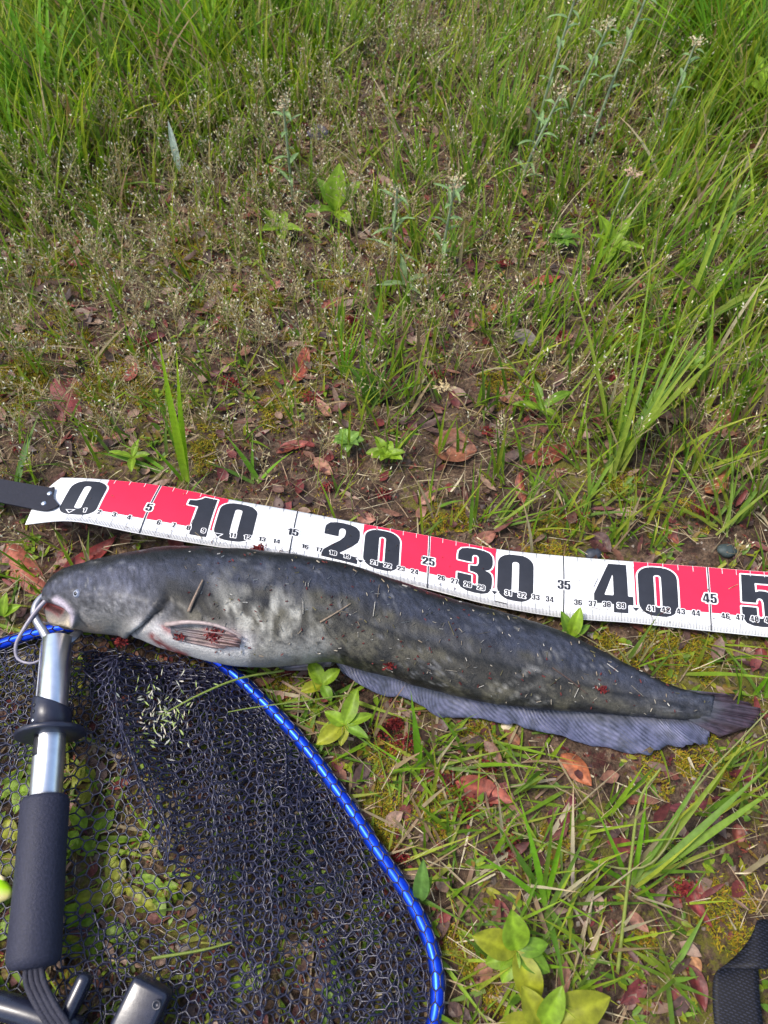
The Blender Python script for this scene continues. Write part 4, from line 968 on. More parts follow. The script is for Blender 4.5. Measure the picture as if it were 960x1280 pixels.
def net_layer(a, rot, org, warp, poly, r, seed, drop=.0):
    P, E = hex_edges(-.42, .42, -.42, .42, a)
    c, s = math.cos(rot), math.sin(rot); Q = np.stack([P[:, 0]*c-P[:, 1]*s+org[0], P[:, 0]*s+P[:, 1]*c+org[1]], 1)
    Q += np.stack([vn(P[:, 0]/.009, P[:, 1]/.009, seed+3)-.5, vn(P[:, 0]/.009, P[:, 1]/.009, seed+4)-.5], 1)*a*.26
    W3 = warp(Q[:, 0], Q[:, 1])
    ins = inpoly(W3[:, 0], W3[:, 1], poly); k = ins[E].all(1); E = E[k]
    A, B = W3[E[:, 0]], W3[E[:, 1]]; ok = np.linalg.norm(A-B, axis=1) < a*3; A, B = A[ok], B[ok]
    V, f = strands(A, B, r); return pack(V, f)
fd = np.array([.22, -1.0]); fd /= np.linalg.norm(fd); fq = np.array([-fd[1], fd[0]])
def warp_factory(lam, amp, zamp, z0, seed, wob=.02, xs=1.0):
    def warp(x, y):
        q = (x-hc[0])*fq[0]+(y-hc[1])*fq[1]; l = (x-hc[0])*fd[0]+(y-hc[1])*fd[1]
        ph = 2*math.pi*(q+wob*3.2*(vn(l/.09+3, q/.12, seed)-.5)+.012*(vn(l/.03, q/.05, seed+9)-.5))/lam+seed
        am = .35+1.1*vn(l/.06, q/.07, seed+1)
        qq = q-amp*am*np.sin(2*ph)*.36; z = z0+zamp*am*(.5+.5*np.cos(ph))**1.5
        ll = l+.006*(vn(l/.03, q/.03, seed+2)-.5)
        X = hc[0]+qq*fq[0]*xs+ll*fd[0]; Y = hc[1]+qq*fq[1]*xs+ll*fd[1]
        zz = np.maximum(z+.004*(vn(x/.02, y/.02, seed+5)-.5), gz(X, Y)+.002)
        # low beside the hoop, low under the fish
        db = poly_dist(X, Y, HOOP_S, True); zz = .006+(zz-.006)*np.clip(db/.03, .1, 1)
        df = poly_dist(X, Y, fish_foot, True); inf = inpoly(X, Y, fish_foot); zz = np.where(inf, np.minimum(zz, .004), .005+(zz-.005)*np.clip(df/.022, 0, 1))
        return np.stack([X, Y, zz], 1)
    return warp
def build_net():
    root = empty('landing_net', (float(hc[0]), float(hc[1]), 0), 'landing net with blue hoop and black hexagonal rubber mesh under catfish', 'landing net')
    m, t, b = newmat('hoop_blue'); b.inputs['Base Color'].default_value = (.006, .05, .62, 1); b.inputs['Metallic'].default_value = .75; b.inputs['Roughness'].default_value = .28
    n = noise(t, 90, 4, .6, objco(t)); mr = N(t, 'ShaderNodeMapRange'); mr.inputs[3].default_value = .2; mr.inputs[4].default_value = .42; t.links.new(n.outputs[0], mr.inputs[0]); t.links.new(mr.outputs[0], b.inputs['Roughness'])
    r = ramp(t, [(.3, (.004, .035, .48)), (.7, (.01, .075, .78))]); t.links.new(n.outputs[0], r.inputs[0]); t.links.new(r.outputs[0], b.inputs['Base Color'])
    path = np.c_[HOOP_S, np.full(len(HOOP_S), .0068)]
    V, F = tube(np.vstack([path, path[:1]]), .0039, 16, False); mk('hoop', V, F, m, root)
    mn = mat_plain('net_rubber', (.020, .020, .042), .28, 0, .5, 200, 0, .4)
    # net pulled over the tube: a lattice wrapped round it
    seg = np.linalg.norm(np.diff(np.vstack([path, path[:1]]), axis=0), axis=1); cum = np.r_[0, np.cumsum(seg)]; Ltot = cum[-1]; rr = .0043
    circ = 2*math.pi*rr; dy = circ/5; a = dy/math.sqrt(3); P, E = hex_edges(0, Ltot*.64, 0, circ*.999, a)
    def wrapf(p):
        l = np.clip(p[:, 0]*1.56, 0, Ltot-1e-6); i = np.clip(np.searchsorted(cum, l)-1, 0, len(path)-1); f = ((l-cum[i])/seg[i])[:, None]
        pa, pb = path[i], path[(i+1) % len(path)]; T = (pb-pa)/np.linalg.norm(pb-pa, axis=1)[:, None]; c = pa*(1-f)+pb*f
        s_ = np.cross(T, [0, 0, 1.]); an = p[:, 1]/rr; return c+rr*(s_*np.cos(an)[:, None]+np.array([0, 0, 1.])*np.sin(an)[:, None])
    A, B = wrapf(P[E[:, 0]]), wrapf(P[E[:, 1]]); Mi = wrapf((P[E[:, 0]]+P[E[:, 1]])/2); ok = np.linalg.norm(A-B, axis=1) < .01
    V, f = strands(A[ok], B[ok], .00042, 4, Mi[ok]); vv, ff = pack(V, f); o = mk('hoop_lacing', vv, ff, mn, root); o['kind'] = 'stuff'
    # bag: several layers of mesh lying in folds
    poly = HOOP_S; parts = []
    def pw(pts): return [at2(p, .012) for p in pts]
    zoneB = pw([(95, 800), (290, 838), (360, 925), (410, 1010), (395, 1120), (345, 1200), (330, 1300), (255, 1300), (262, 1180), (215, 1090), (160, 1000), (120, 900)])
    zoneC = pw([(280, 838), (420, 985), (520, 1140), (545, 1300), (420, 1300), (405, 1150), (385, 1050), (330, 930)])
    zoneD = pw([(-120, 820), (60, 800), (110, 840), (60, 960), (-120, 1000)])
    zoneE = pw([(60, 1120), (180, 1160), (260, 1200), (330, 1300), (60, 1400)])
    parts.append(net_layer(.0043, .3, hc, warp_factory(.11, .004, .006, .0085, 61), poly, .00050, 101))
    parts.append(net_layer(.0040, .9, hc, warp_factory(.085, .006, .003, .0065, 67), pw([(-120, 800), (290, 825), (420, 985), (545, 1180), (545, 1320), (330, 1320), (320, 1130), (250, 1000), (120, 930), (-120, 990)]), .00052, 107))
    parts.append(net_layer(.0037, 1.1, hc, warp_factory(.060, .010, .022, .0105, 62), zoneB, .00056, 102))
    parts.append(net_layer(.0037, .75, hc, warp_factory(.05, .010, .020, .014, 66), pw([(110, 810), (280, 845), (345, 930), (375, 1030), (350, 1130), (300, 1190), (215, 1040), (150, 930)]), .00056, 106))
    parts.append(net_layer(.0039, .1, hc, warp_factory(.035, .009, .012, .009, 63), zoneC, .00052, 103))
    parts.append(net_layer(.0039, .5, hc, warp_factory(.04, .008, .010, .009, 64), zoneD, .00052, 104))
    parts.append(net_layer(.0039, .9, hc, warp_factory(.03, .009, .009, .009, 65), zoneE, .00052, 105))
    parts.append(net_layer(.0039, .2, hc, warp_factory(.028, .009, .010, .012, 68), pw([(330, 930), (400, 1000), (430, 1120), (440, 1300), (395, 1300), (385, 1100), (350, 1000)]), .00052, 108))
    parts.append(net_layer(.0038, .6, hc, warp_factory(.03, .009, .012, .012, 69), pw([(85, 800), (290, 835), (320, 880), (200, 900), (120, 860)]), .00052, 109))
    parts.append(net_layer(.0036, .45, hc, warp_factory(.045, .008, .012, .008, 70), zoneB, .00052, 110))
    parts.append(net_layer(.0038, .95, hc, warp_factory(.06, .008, .010, .010, 71), zoneC, .00052, 111))
    vs = []; fs = []; k = 0
    for v, f in parts: vs.append(v); fs.append(f+k); k += len(v)
    o = mk('net_bag', np.concatenate(vs), np.concatenate(fs), mn, root); o['kind'] = 'stuff'
    # folding joint in dark plastic
    mp = mat_plain('joint_plastic', (.012, .014, .028), .26, 0, .6, 300, .0001, .2)
    def bar(name, pa, pb, za, zb, sx, sy, bev):
        a, b = at(*pa, za), at(*pb, zb); V, F = bevel_box(sx, sy, (b-a).length, bev)
        return mk(name, xf(V, frame((a+b)/2, b-a, (1, 0, 0))), F, mp, root)
    V, F = tube(spline([tuple(at(-90, 1236, .02)), tuple(at(-20, 1252, .02)), tuple(at(40, 1268, .02)), tuple(at(100, 1290, .018))], 16), .0068, 18); mk('joint_tube', V, F, mp, root)
    bar('joint_prong', (110, 1216), (70, 1300), .024, .020, .0078, .011, .0032)
    jb = bar('joint_block', (194, 1228), (140, 1340), .024, .018, .0215, .016, .003)
    p = at(196, 1256, .0325); V, F = lathe([(.0024, 0), (.0024, .0010), (.0016, .0012), (.0015, .0004)], 16)
    sub(mk('joint_screw', xf(V, frame(p, (0, -.1, 1))), F, mat_plain('screw', (.05, .05, .06), .3, .6), jb), jb, root)
build_net()

# ------------------------------------------------------------------ lip grip
def build_grip():
    Pb, Pt = at(41, 1213, .029), at(72, 793, .034); ax = (Pt-Pb); LT = ax.length; axn = ax.normalized()
    def along(py):
        lo, hi = -.2, 1.3
        for _ in range(40):
            mid = (lo+hi)/2; y = proj(np.array((Pb+ax*mid)[:]))[0][1]
            lo, hi = (lo, mid) if y < py else (mid, hi)
        return (lo+hi)/2*LT
    M_ = frame(Pb, axn, (0, 0, 1))      # local x = up
    root = empty('lip_grip', (Pb.x, Pb.y, 0), 'aluminium fish lip grip with dark foam handle clamped on catfish mouth', 'lip grip')
    alu = mat_plain('aluminium', (.80, .81, .83), .30, 1, .5, 150, .0001, .08)
    foam = mat_plain('foam', (.022, .023, .040), .62, 0, .3, 700, .0007, .25)
    dark = mat_plain('grip_plastic', (.016, .018, .034), .34, 0, .5, 300, .0002, .2)
    steel = mat_plain('jaw_steel', (.24, .25, .28), .34, .85, .5, 200, .0002, .15)
    f0, f1 = along(1207), along(996); c0, c1 = along(916), along(886); t1 = along(797)
    rF, rT = .0138, .0090
    V, F = lathe([(.006, f0-.0015), (rF-.003, f0-.001), (rF-.001, f0+.0012), (rF, f0+.004), (rF-.0004, (f0*2+f1)/3), (rF-.0007, (f0+f1*2)/3), (rF-.0004, f1-.003), (rF-.0013, f1-.0006), (rF-.003, f1), (.006, f1)], 40)
    mk('foam_handle', xf(V, M_), F, foam, root)
    V, F = lathe([(rT-.001, f1-.01), (rT, f1-.009), (rT, t1-.0008), (rT-.0008, t1), (rT-.0022, t1), (rT-.0024, t1-.012)], 40)
    tb = mk('tube', xf(V, M_), F, alu, root)
    # slot on the upper right of the tube
    ms = mat_plain('slot_dark', (.012, .012, .016), .4)
    def plate(name, z0, z1, a0, a1, r, mat, par):
        n = 8; m = 6; V = []; F = []
        for i in range(m+1):
            for j in range(n+1):
                an = R(a0+(a1-a0)*j/n); z = z0+(z1-z0)*i/m; V.append((r*math.cos(an), r*math.sin(an), z))
        q = len(V); V += [(x*.93, y*.93, z) for x, y, z in V]
        for i in range(m):
            for j in range(n):
                a = i*(n+1)+j; f = [a, a+1, a+n+2, a+n+1]; F.append(f); F.append([k+q for k in f[::-1]])
        lp = list(range(n+1))+[i*(n+1)+n for i in range(1, m+1)]+[m*(n+1)+j for j in range(n-1, -1, -1)]+[i*(n+1) for i in range(m-1, 0, -1)]
        for k in range(len(lp)): a, b = lp[k], lp[(k+1) % len(lp)]; F.append([b, a, a+q, b+q])
        return sub(mk(name, xf(np.array(V), M_), F, mat, par), par, root)
    plate('slot', along(946), along(921), -52, -24, rT+.0004, ms, tb)
    plate('slot', along(815), along(800), -95, -70, rT+.0004, ms, tb)
    # collar with slanted top and flange
    n = 48; V = []; F = []
    for k in range(n):
        an = 2*math.pi*k/n; rc = rT+.0028; top = c1+.0048*math.cos(an-R(-90))+.0035
        for r_, z in ((rT+.0002, c0-.001), (rc, c0-.001), (rc, top-.001), (rc-.0007, top), (rT+.0002, top)): V.append((r_*math.cos(an), r_*math.sin(an), z))
    for k in range(n):
        for j in range(5): a, b = k*5+j, k*5+(j+1) % 5; c, d = ((k+1) % n)*5+(j+1) % 5, ((k+1) % n)*5+j; F.append([d, c, b, a])
    cl = mk('collar', xf(np.array(V), M_), F, dark, root)
    V, F = lathe([(rT+.0001, c0-.0022), (.0192, c0-.0022), (.0202, c0-.0014), (.0202, c0+.0002), (.0194, c0+.001), (rT+.0001, c0+.0012)], 56)
    mk('flange', xf(V, M_), F, dark, root)
    for z in (.006, .0115, .0155, .021):
        an = R(-38); p = M_@Vector(((rT+.0028)*math.cos(an), (rT+.0028)*math.sin(an), c0+z)); nrm = (M_.to_3x3()@Vector((math.cos(an), math.sin(an), 0)))
        if z > .02: continue
        V, F = lathe([(.0011, -.0004), (.0011, .0004), (.0007, .0007), (.0001, .0008)], 12); sub(mk('pin', xf(V, frame(p, nrm)), F, alu if z < .007 else ms, cl), cl, root)
    # steel jaws: flat hooks that curl into the mouth
    def jaw(pts, wd, th):
        P = spline(pts, 40); T = np.gradient(P, axis=0); T /= np.linalg.norm(T, axis=1)[:, None]; k = np.linspace(0, 1, 40)
        up = np.array([.15, -.35, 1.]); s_ = np.cross(T, up); s_ /= np.linalg.norm(s_, axis=1)[:, None]; n_ = np.cross(s_, T); w_ = (wd*(1-.55*k**2))[:, None]
        V = np.stack([P-s_*w_, P-s_*w_*.8+n_*th, P+s_*w_*.8+n_*th, P+s_*w_, P+s_*w_*.8-n_*th, P-s_*w_*.8-n_*th], 1).reshape(-1, 3); F = []
        for a in range(39):
            for b in range(6): F.append([a*6+b, a*6+(b+1) % 6, a*6+6+(b+1) % 6, a*6+6+b])
        F += [[5, 4, 3, 2, 1, 0], [234, 235, 236, 237, 238, 239]]
        return mk('jaw', V, F, steel, root)
    jaw([tuple(at(62, 803, .034)), tuple(at(54, 789, .035)), tuple(at(44, 772, .036)), tuple(at(45, 756, .037)), tuple(at(56, 744, .037)), tuple(at(70, 752, .035))], .0030, .0011)
    jaw([tuple(at(82, 803, .033)), tuple(at(93, 795, .031)), tuple(at(98, 788, .028)), tuple(at(94, 778, .026)), tuple(at(84, 772, .026))], .0030, .0011)
    # trigger wire along the left of the tube
    V, F = tube(spline([tuple(at(52, 803, .033)), tuple(at(49, 840, .033)), tuple(at(46, 872, .033)), tuple(at(45, 884, .034))], 16), .0008, 8); mk('trigger_wire', V, F, steel, root)
    # lanyard cords
    mc = mat_plain('cord', (.025, .025, .038), .7, 0, .3, 900, .0006, .4)
    for k in range(4):
        dx = (k-1.5)*7.5
        V, F = tube(spline([tuple(at(42+dx*.75, 1200, .029)), tuple(at(44+dx, 1228, .028)), tuple(at(58+dx*1.05, 1258, .031)), tuple(at(78+dx*1.1, 1290, .028)), tuple(at(92+dx, 1330, .020))], 30), .00165, 8); mk('lanyard_cord', V, F, mc, root)
build_grip()

# ------------------------------------------------------------------ lure
def build_lure():
    a, b = at(-75, 1100, .016), at(15, 1118, .016); d = (b-a); M_ = frame(a, d, (0, 0, 1)); L = d.length
    root = empty('fishing_lure', (a.x, a.y, 0), 'bright chartreuse fishing lure lying beside the foam handle', 'lure')
    n = 30; prof = [(max(.0004, .0078*math.sin(math.pi*min(1, (k/n)*.96+.02)**1.25)**.7), L*k/n) for k in range(n+1)]
    m, t, bs = newmat('lure_paint'); co = N(t, 'ShaderNodeTexCoord').outputs['Generated']; sx = N(t, 'ShaderNodeSeparateXYZ'); t.links.new(co, sx.inputs[0])
    r = ramp(t, [(.25, (.75, .66, .25)), (.5, (.45, .80, .02)), (.8, (.30, .78, .01))]); t.links.new(sx.outputs[1], r.inputs[0]); t.links.new(r.outputs[0], bs.inputs['Base Color']); bs.inputs['Roughness'].default_value = .15; bs.inputs['Coat Weight'].default_value = .6
    V, F = lathe(prof, 28); V[:, 1] *= 1.15; mk('lure_body', xf(V, M_), F, m, root)
    for s in (1, -1):
        an = R(s*48-32); p = M_@Vector((.0066*math.cos(an), .0074*math.sin(an), L*.80)); nn_ = M_.to_3x3()@Vector((math.cos(an), math.sin(an), .3))
        V, F = lathe([(.0028, -.0006), (.0027, .0004), (.0018, .0009), (.0001, .0011)], 18); e = mk('lure_eye', xf(V, frame(p, nn_)), F, mat_plain('lure_eye', (.75, .62, .35), .15), root)
        V, F = lathe([(.0014, .0008), (.0013, .0012), (.0001, .0014)], 16); sub(mk('lure_pupil', xf(V, frame(p, nn_)), F, mat_plain('lure_pupil', (.01, .008, .008), .1), e), e, root)
build_lure()

# ------------------------------------------------------------------ black webbing strap, folded over once
def build_strap():
    m, t, b = newmat('webbing'); co = objco(t)
    wv = N(t, 'ShaderNodeTexBrick'); wv.inputs['Scale'].default_value = 300; wv.inputs['Mortar Size'].default_value = .15; wv.inputs['Brick Width'].default_value = .8; wv.inputs['Row Height'].default_value = .42
    wv.inputs['Color1'].default_value = (.030, .033, .055, 1); wv.inputs['Color2'].default_value = (.016, .018, .034, 1); wv.inputs['Mortar'].default_value = (.002, .002, .004, 1)
    mp = N(t, 'ShaderNodeMapping'); mp.inputs['Rotation'].default_value = (0, 0, R(20)); t.links.new(co, mp.inputs[0]); t.links.new(mp.outputs[0], wv.inputs['Vector'])
    t.links.new(wv.outputs['Color'], b.inputs['Base Color']); b.inputs['Roughness'].default_value = .6; b.inputs['Specular IOR Level'].default_value = .25
    iv = N(t, 'ShaderNodeMath', operation='SUBTRACT'); iv.inputs[0].default_value = 1; t.links.new(wv.outputs['Fac'], iv.inputs[1]); bump(t, b, iv.outputs[0], 1.0, .0012)
    o = at(905, 1190); root = None
    def ribbon(path, side, hw, th, nv=8):
        P = spline(path, 60); S_ = spline(side, 60); S_ /= np.linalg.norm(S_, axis=1)[:, None]; T = np.gradient(P, axis=0); Nn = np.cross(T, S_); Nn /= np.linalg.norm(Nn, axis=1)[:, None]
        V = []; 
        for k in range(60):
            for j in range(nv+1): V.append(P[k]+S_[k]*hw*(2*j/nv-1)+Nn[k]*th*(.5-.25*(2*j/nv-1)**4))
            for j in range(nv, -1, -1): V.append(P[k]+S_[k]*hw*(2*j/nv-1)-Nn[k]*th*(.5-.25*(2*j/nv-1)**4))
        q = 2*(nv+1); F = []
        for k in range(59):
            for j in range(q): F.append([k*q+j, k*q+(j+1) % q, (k+1)*q+(j+1) % q, (k+1)*q+j])
        F += [list(range(q))[::-1], [59*q+j for j in range(q)]]
        return np.array(V), F
    z = .008
    V, F = ribbon([at(938, 1420, .006)[:], at(930, 1330, .007)[:], at(921, 1260, .009)[:], at(920, 1215, .012)[:], at(926, 1190, .018)[:], at(948, 1180, .023)[:], at(985, 1182, .020)[:], at(1060, 1190, .010)[:]],
                  [(1, .1, .1), (1, .1, .1), (1, .12, .15), (1, .25, .2), (.8, .6, .1), (.35, 1, -.2), (.1, 1, -.25), (0, 1, -.1)], .0125, .0011)
    ob = mk('webbing_strap', V, F, m, loc=(o.x, o.y, 0)); tag(ob, 'folded black woven webbing strap lying on the moss', 'strap')
build_strap()

# ------------------------------------------------------------------ broad-leaved plants, grass tufts, cudweeds: one by one
def ginfo(px, py):
    g_ = at(px, py); return g_.x, g_.y, float(gz(g_.x, g_.y))
YG = (.27, .29, .02); LG = (.20, .32, .02); MG = (.13, .24, .02); DG = (.06, .15, .03); SG = (.19, .27, .11)
def green_leaf_obj(root, base, az, elev, L, Wd, c, curl=.5, fold=.35, name='leaf', zmax=None):
    nu, nv = 12, 6; t = np.linspace(0, 1, nu+1); s_ = np.linspace(-1, 1, nv+1); T, S = np.meshgrid(t, s_, indexing='ij')
    prof = np.maximum(np.sin(np.pi*np.clip(T, 0, 1)**.85)**.8, .04)
    th = elev-curl*T; dl = L/nu
    hx = np.concatenate([[0], np.cumsum(np.cos(th[:-1, 0])*dl)]); hz = np.concatenate([[0], np.cumsum(np.sin(th[:-1, 0])*dl)])
    hw = S*prof*Wd/2; rz = np.abs(S)*prof*Wd/2*fold
    X0 = hx[:, None]-np.sin(th)*rz; Z0 = hz[:, None]+np.cos(th)*rz+Wd*.06*np.sin(T*9+az*3)*S
    ca, sa = math.cos(az), math.sin(az)
    X = base[0]+X0*ca-hw*sa; Y = base[1]+X0*sa+hw*ca; Z = base[2]+Z0
    Z = np.maximum(Z, gz(X, Y)+.001)
    if zmax is not None: Z = np.minimum(Z, np.maximum(gz(X, Y)+.001, zmax))
    i = np.arange(T.size).reshape(T.shape); F = np.stack([i[:-1, :-1].ravel(), i[1:, :-1].ravel(), i[1:, 1:].ravel(), i[:-1, 1:].ravel()], 1)
    sd_ = random.randint(1, 90); tn = leaf_tint(c, T.ravel(), S.ravel(), sd_, 1.35, .18)
    return mk(name, np.stack([X.ravel(), Y.ravel(), Z.ravel()], 1), F, M_leaf, root, tint=tn)
def seedling(px, py, leaves, label, stem=.01, name='seedling', cat='plant', group=None):
    "leaves: (direction deg in plan, elevation deg, length px, width px, colour)"
    x, y, z = ginfo(px, py); s_ = pscale(px, py); root = empty(name, (x, y, z), label, cat, group)
    V, F = tube(spline([(x, y, z-.003), (x+.001, y, z+stem*.5), (x, y+.001, z+stem)], 8), np.linspace(.0012, .0008, 8), 6)
    mk('stem', V, F, M_leaf, root, tint=np.repeat(np.array([[.18, .24, .06]]), len(V), 0))
    for (a, e, l, wd, c) in leaves: green_leaf_obj(root, (x, y, z+stem), R(a), R(e), l*s_, wd*s_, np.array(c)*random.uniform(.85, 1.15), random.uniform(.4, .9))
    return root
def rosette(n, l, wd, c, e=(15, 45), a0=None):
    a0 = random.uniform(0, 360) if a0 is None else a0
    return [(a0+360*k/n+random.uniform(-18, 18), random.uniform(*e), l*random.uniform(.7, 1.15), wd*random.uniform(.8, 1.15), c) for k in range(n)]
seedling(432, 912, [(70, 30, 46, 20, LG), (215, 10, 42, 22, YG), (150, 25, 30, 17, LG), (330, 15, 34, 13, MG), (20, 20, 38, 14, LG), (260, 10, 26, 14, YG)], 'broad yellow-green seedling between the catfish belly and the blue hoop', .012)
seedling(404, 862, [(120, 30, 34, 19, LG), (40, 35, 30, 16, LG), (200, 20, 28, 16, YG), (300, 10, 24, 14, MG)], 'bright green seedling just below the pelvic fin of the catfish', .012)
seedling(640, 1190, [(100, 50, 55, 34, LG), (165, 25, 58, 34, YG), (200, 10, 42, 26, LG), (290, 10, 64, 34, YG), (10, 15, 40, 22, MG), (240, 10, 40, 22, LG), (330, 5, 45, 26, MG)], 'broad yellow-green seedling with seven leaves right of the blue hoop', .020)
seedling(672, 1282, [(20, 25, 92, 46, YG), (120, 45, 55, 32, YG), (190, 15, 70, 42, YG), (60, 50, 58, 30, LG)], 'large yellow leaved seedling with an upturned long leaf', .016)
seedling(482, 578, rosette(7, 27, 13, LG, a0=10), 'small bright green rosette behind tape mark 20', .01)
seedling(436, 560, rosette(8, 26, 12, (.19, .33, .06), a0=40), 'small toothed pale green rosette near tape mark 20', .012)
seedling(420, 275, [(75, 75, 55, 26, LG), (130, 60, 45, 18, MG), (300, 20, 40, 18, LG), (40, 40, 50, 20, LG), (200, 25, 40, 16, MG)], 'broad upright leaved plant under the seed grass', .01)
seedling(700, 312, rosette(11, 24, 9, (.14, .27, .03)), 'bushy small leaved green plant by the cudweeds', .014)
seedling(12, 778, [(80, 50, 30, 14, LG), (120, 40, 32, 13, MG), (30, 30, 26, 12, LG)], 'small green seedling beside the large red brown leaf', .012)
seedling(524, 1128, [(85, 68, 72, 20, (.13, .25, .05)), (60, 50, 40, 12, MG)], 'single pointed green leaf standing against the blue hoop', .006)
seedling(712, 800, [(70, 55, 42, 17, LG), (115, 50, 38, 15, MG), (30, 30, 30, 11, MG)], 'short broad leaves between tape mark 35 and the catfish back', .006)
seedling(672, 525, [(30, 25, 48, 13, MG), (170, 20, 36, 12, LG), (100, 40, 38, 11, MG), (330, 10, 30, 10, LG)], 'broad leaved green plant near the red brown curled leaf', .012)
seedling(505, 372, [(200, 25, 34, 10, SG), (20, 30, 32, 9, SG), (100, 60, 34, 9, SG), (320, 10, 26, 8, SG)], 'silvery green weed with spreading leaves near the dark tuft', .016)
seedling(760, 330, rosette(6, 40, 13, LG, (20, 60)), 'green weed under the long grass near a dry flower head', .02)
seedling(945, 150, rosette(5, 55, 22, LG, (20, 50)), 'broad leaved weed in the dense back grass', .03)
seedling(860, 470, rosette(6, 30, 9, (.16, .28, .03), (15, 50)), 'small leaved green weed among long grass blades', .015)
seedling(352, 292, rosette(5, 34, 15, LG), 'small leafy rosette in seed grass', .01)
seedling(170, 580, rosette(4, 26, 10, LG, (15, 40)), 'tiny green seedling behind tape mark 5', .008)
for i, (px, py, l, wd, c) in enumerate([(30, 960, 46, 24, LG), (110, 985, 36, 22, YG), (100, 1060, 40, 26, LG), (150, 1105, 52, 26, YG), (115, 1150, 44, 28, LG), (200, 1110, 40, 20, LG), (370, 1050, 46, 22, LG), (440, 1085, 50, 20, MG), (460, 1150, 44, 18, MG), (95, 1190, 40, 24, YG), (20, 1060, 40, 22, YG), (300, 1235, 44, 18, LG), (390, 1110, 36, 18, LG), (270, 1060, 30, 16, MG), (20, 1160, 40, 22, LG), (410, 1240, 46, 16, MG)]):
    x, y, z = ginfo(px, py); s_ = pscale(px, py); root = empty('seedling', (x, y, z), 'flattened green seedling seen through the landing net mesh', 'plant', 'seedlings pressed under the net')
    a0 = random.uniform(0, 6.28)
    for k in range(random.randint(3, 6)): green_leaf_obj(root, (x+random.gauss(0, .005), y+random.gauss(0, .005), z+.002), a0+k*1.57+random.uniform(-.9, .9), R(8), l*s_*random.uniform(.45, 1.1), wd*s_*random.uniform(.5, 1), np.array(c)*random.uniform(.8, 1.2), .2, .1, zmax=.0058)

def tuft(px, py, bl, label, name='grass_tuft', group=None, jit=3.0):
    "bl: (plan angle, lean deg, length cm, width mm, curl, colour) per blade; every blade its own part"
    x, y, z = ginfo(px, py); root = empty(name, (x, y, z), label, 'grass', group); s_ = pscale(px, py)*jit
    for (a, ln, L, wd, cu, c) in bl:
        base = np.array([[x+random.gauss(0, s_), y+random.gauss(0, s_), z-.001]]); base[0, 2] = gz(base[0, 0], base[0, 1])-.001
        V, f = blades(base, np.array([R(a)]), np.array([R(ln)]), np.array([L/100]), np.array([wd/1000]), np.array([cu]), 12, .32, random.gauss(0, .35))
        if not keep_mask(V)[0]:
            V, f = blades(base, np.array([R(a)]), np.array([R(ln)*.35]), np.array([L/100*.7]), np.array([wd/1000]), np.array([cu*.3]), 12, .32, 0)
            if not keep_mask(V)[0]: continue
        vv, ff = pack(V, f); cc = np.array([c])*random.uniform(.8, 1.2)
        mk('blade', vv, ff, M_grass, root, tint=tint_blades(cc, 12))
    return root
def fan(n, a, da, ln, L, wd, cu, cols):
    return [(a+random.uniform(-da, da), abs(random.uniform(*ln)), random.uniform(*L), random.uniform(*wd), random.uniform(*cu), random.choice(cols)) for _ in range(n)]
G1 = [(.155, .34, .014), (.12, .28, .014), (.21, .37, .018)]; G2 = [(.08, .18, .022), (.10, .21, .025)]; G3 = [(.14, .25, .035), (.17, .28, .03), (.23, .31, .035)]
tuft(231, 606, [(80, 12, 14, 7.6, .05, G1[2]), (70, 15, 12, 6.4, .10, G1[2]), (95, 14, 9, 5.0, .2, G1[0]), (150, 22, 5, 3, .5, G1[0])], 'upright bright green grass blades standing behind tape mark 5', jit=2)
tuft(470, 506, fan(26, 90, 110, (5, 40), (3.5, 7), (1.3, 2.2), (.2, .9), G2), 'dense dark green fine tuft behind tape mark 20')
tuft(770, 588, fan(17, 65, 45, (15, 55), (9, 19), (2.2, 4.6), (.3, 1.0), G3), 'large clump of long arching grass blades behind tape mark 40', jit=9)
tuft(850, 420, fan(12, 60, 60, (10, 50), (9, 18), (2.2, 4.5), (.3, 1.1), G3), 'long bladed grass clump beside the tan fallen leaf', jit=8)
tuft(725, 640, fan(9, 80, 90, (25, 65), (4, 9), (1.8, 3.2), (.3, 1.2), G3), 'sprawling grass clump behind the blackish red leaf and tape mark 35', jit=6)
tuft(900, 660, fan(10, 110, 80, (20, 60), (5, 10), (1.8, 3.4), (.3, 1.0), G3), 'grass clump behind tape mark 45', jit=6)
tuft(60, 160, fan(60, 120, 100, (8, 50), (10, 22), (3.0, 6.0), (.3, 1.4), G1), 'tall bright green grass clump arching over pinkish leaf', jit=12)
tuft(10, 230, fan(34, 175, 90, (25, 70), (9, 18), (2.6, 5.5), (.4, 1.2), G1), 'low arching grass clump beside the tall bright one', jit=9)
tuft(250, 90, fan(48, 100, 110, (4, 40), (9, 18), (2.6, 5.5), (.2, 1.1), G1), 'upright grass clump behind the seed grass', jit=12)
tuft(900, 110, fan(60, 95, 100, (5, 45), (11, 22), (2.6, 5.5), (.3, 1.0), G1), 'tall dense green grass clump beside the cudweeds', jit=14)
tuft(140, 45, fan(46, 100, 100, (5, 40), (12, 24), (3, 6), (.2, 1.0), G1), 'tallest bright green grass clump at the back of the seed grass', jit=14)
tuft(345, 40, fan(30, 95, 90, (4, 35), (11, 20), (2.6, 5), (.2, .9), G1), 'fresh green upright clump between two grass clumps at the back', jit=12)
tuft(965, 40, fan(44, 120, 80, (5, 45), (12, 24), (3, 6), (.3, 1.0), G1), 'thick bright grass clump behind the broad leaved weed', jit=14)
tuft(820, 30, fan(30, 90, 90, (5, 40), (12, 22), (2.6, 5), (.3, 1.0), G1), 'bright grass clump behind the tall leaning cudweed', jit=12)
tuft(420, 80, fan(30, 90, 100, (4, 35), (8, 15), (2, 3.6), (.2, .8), G3), 'thin yellow-green grass clump behind broad leaved plant', jit=10)
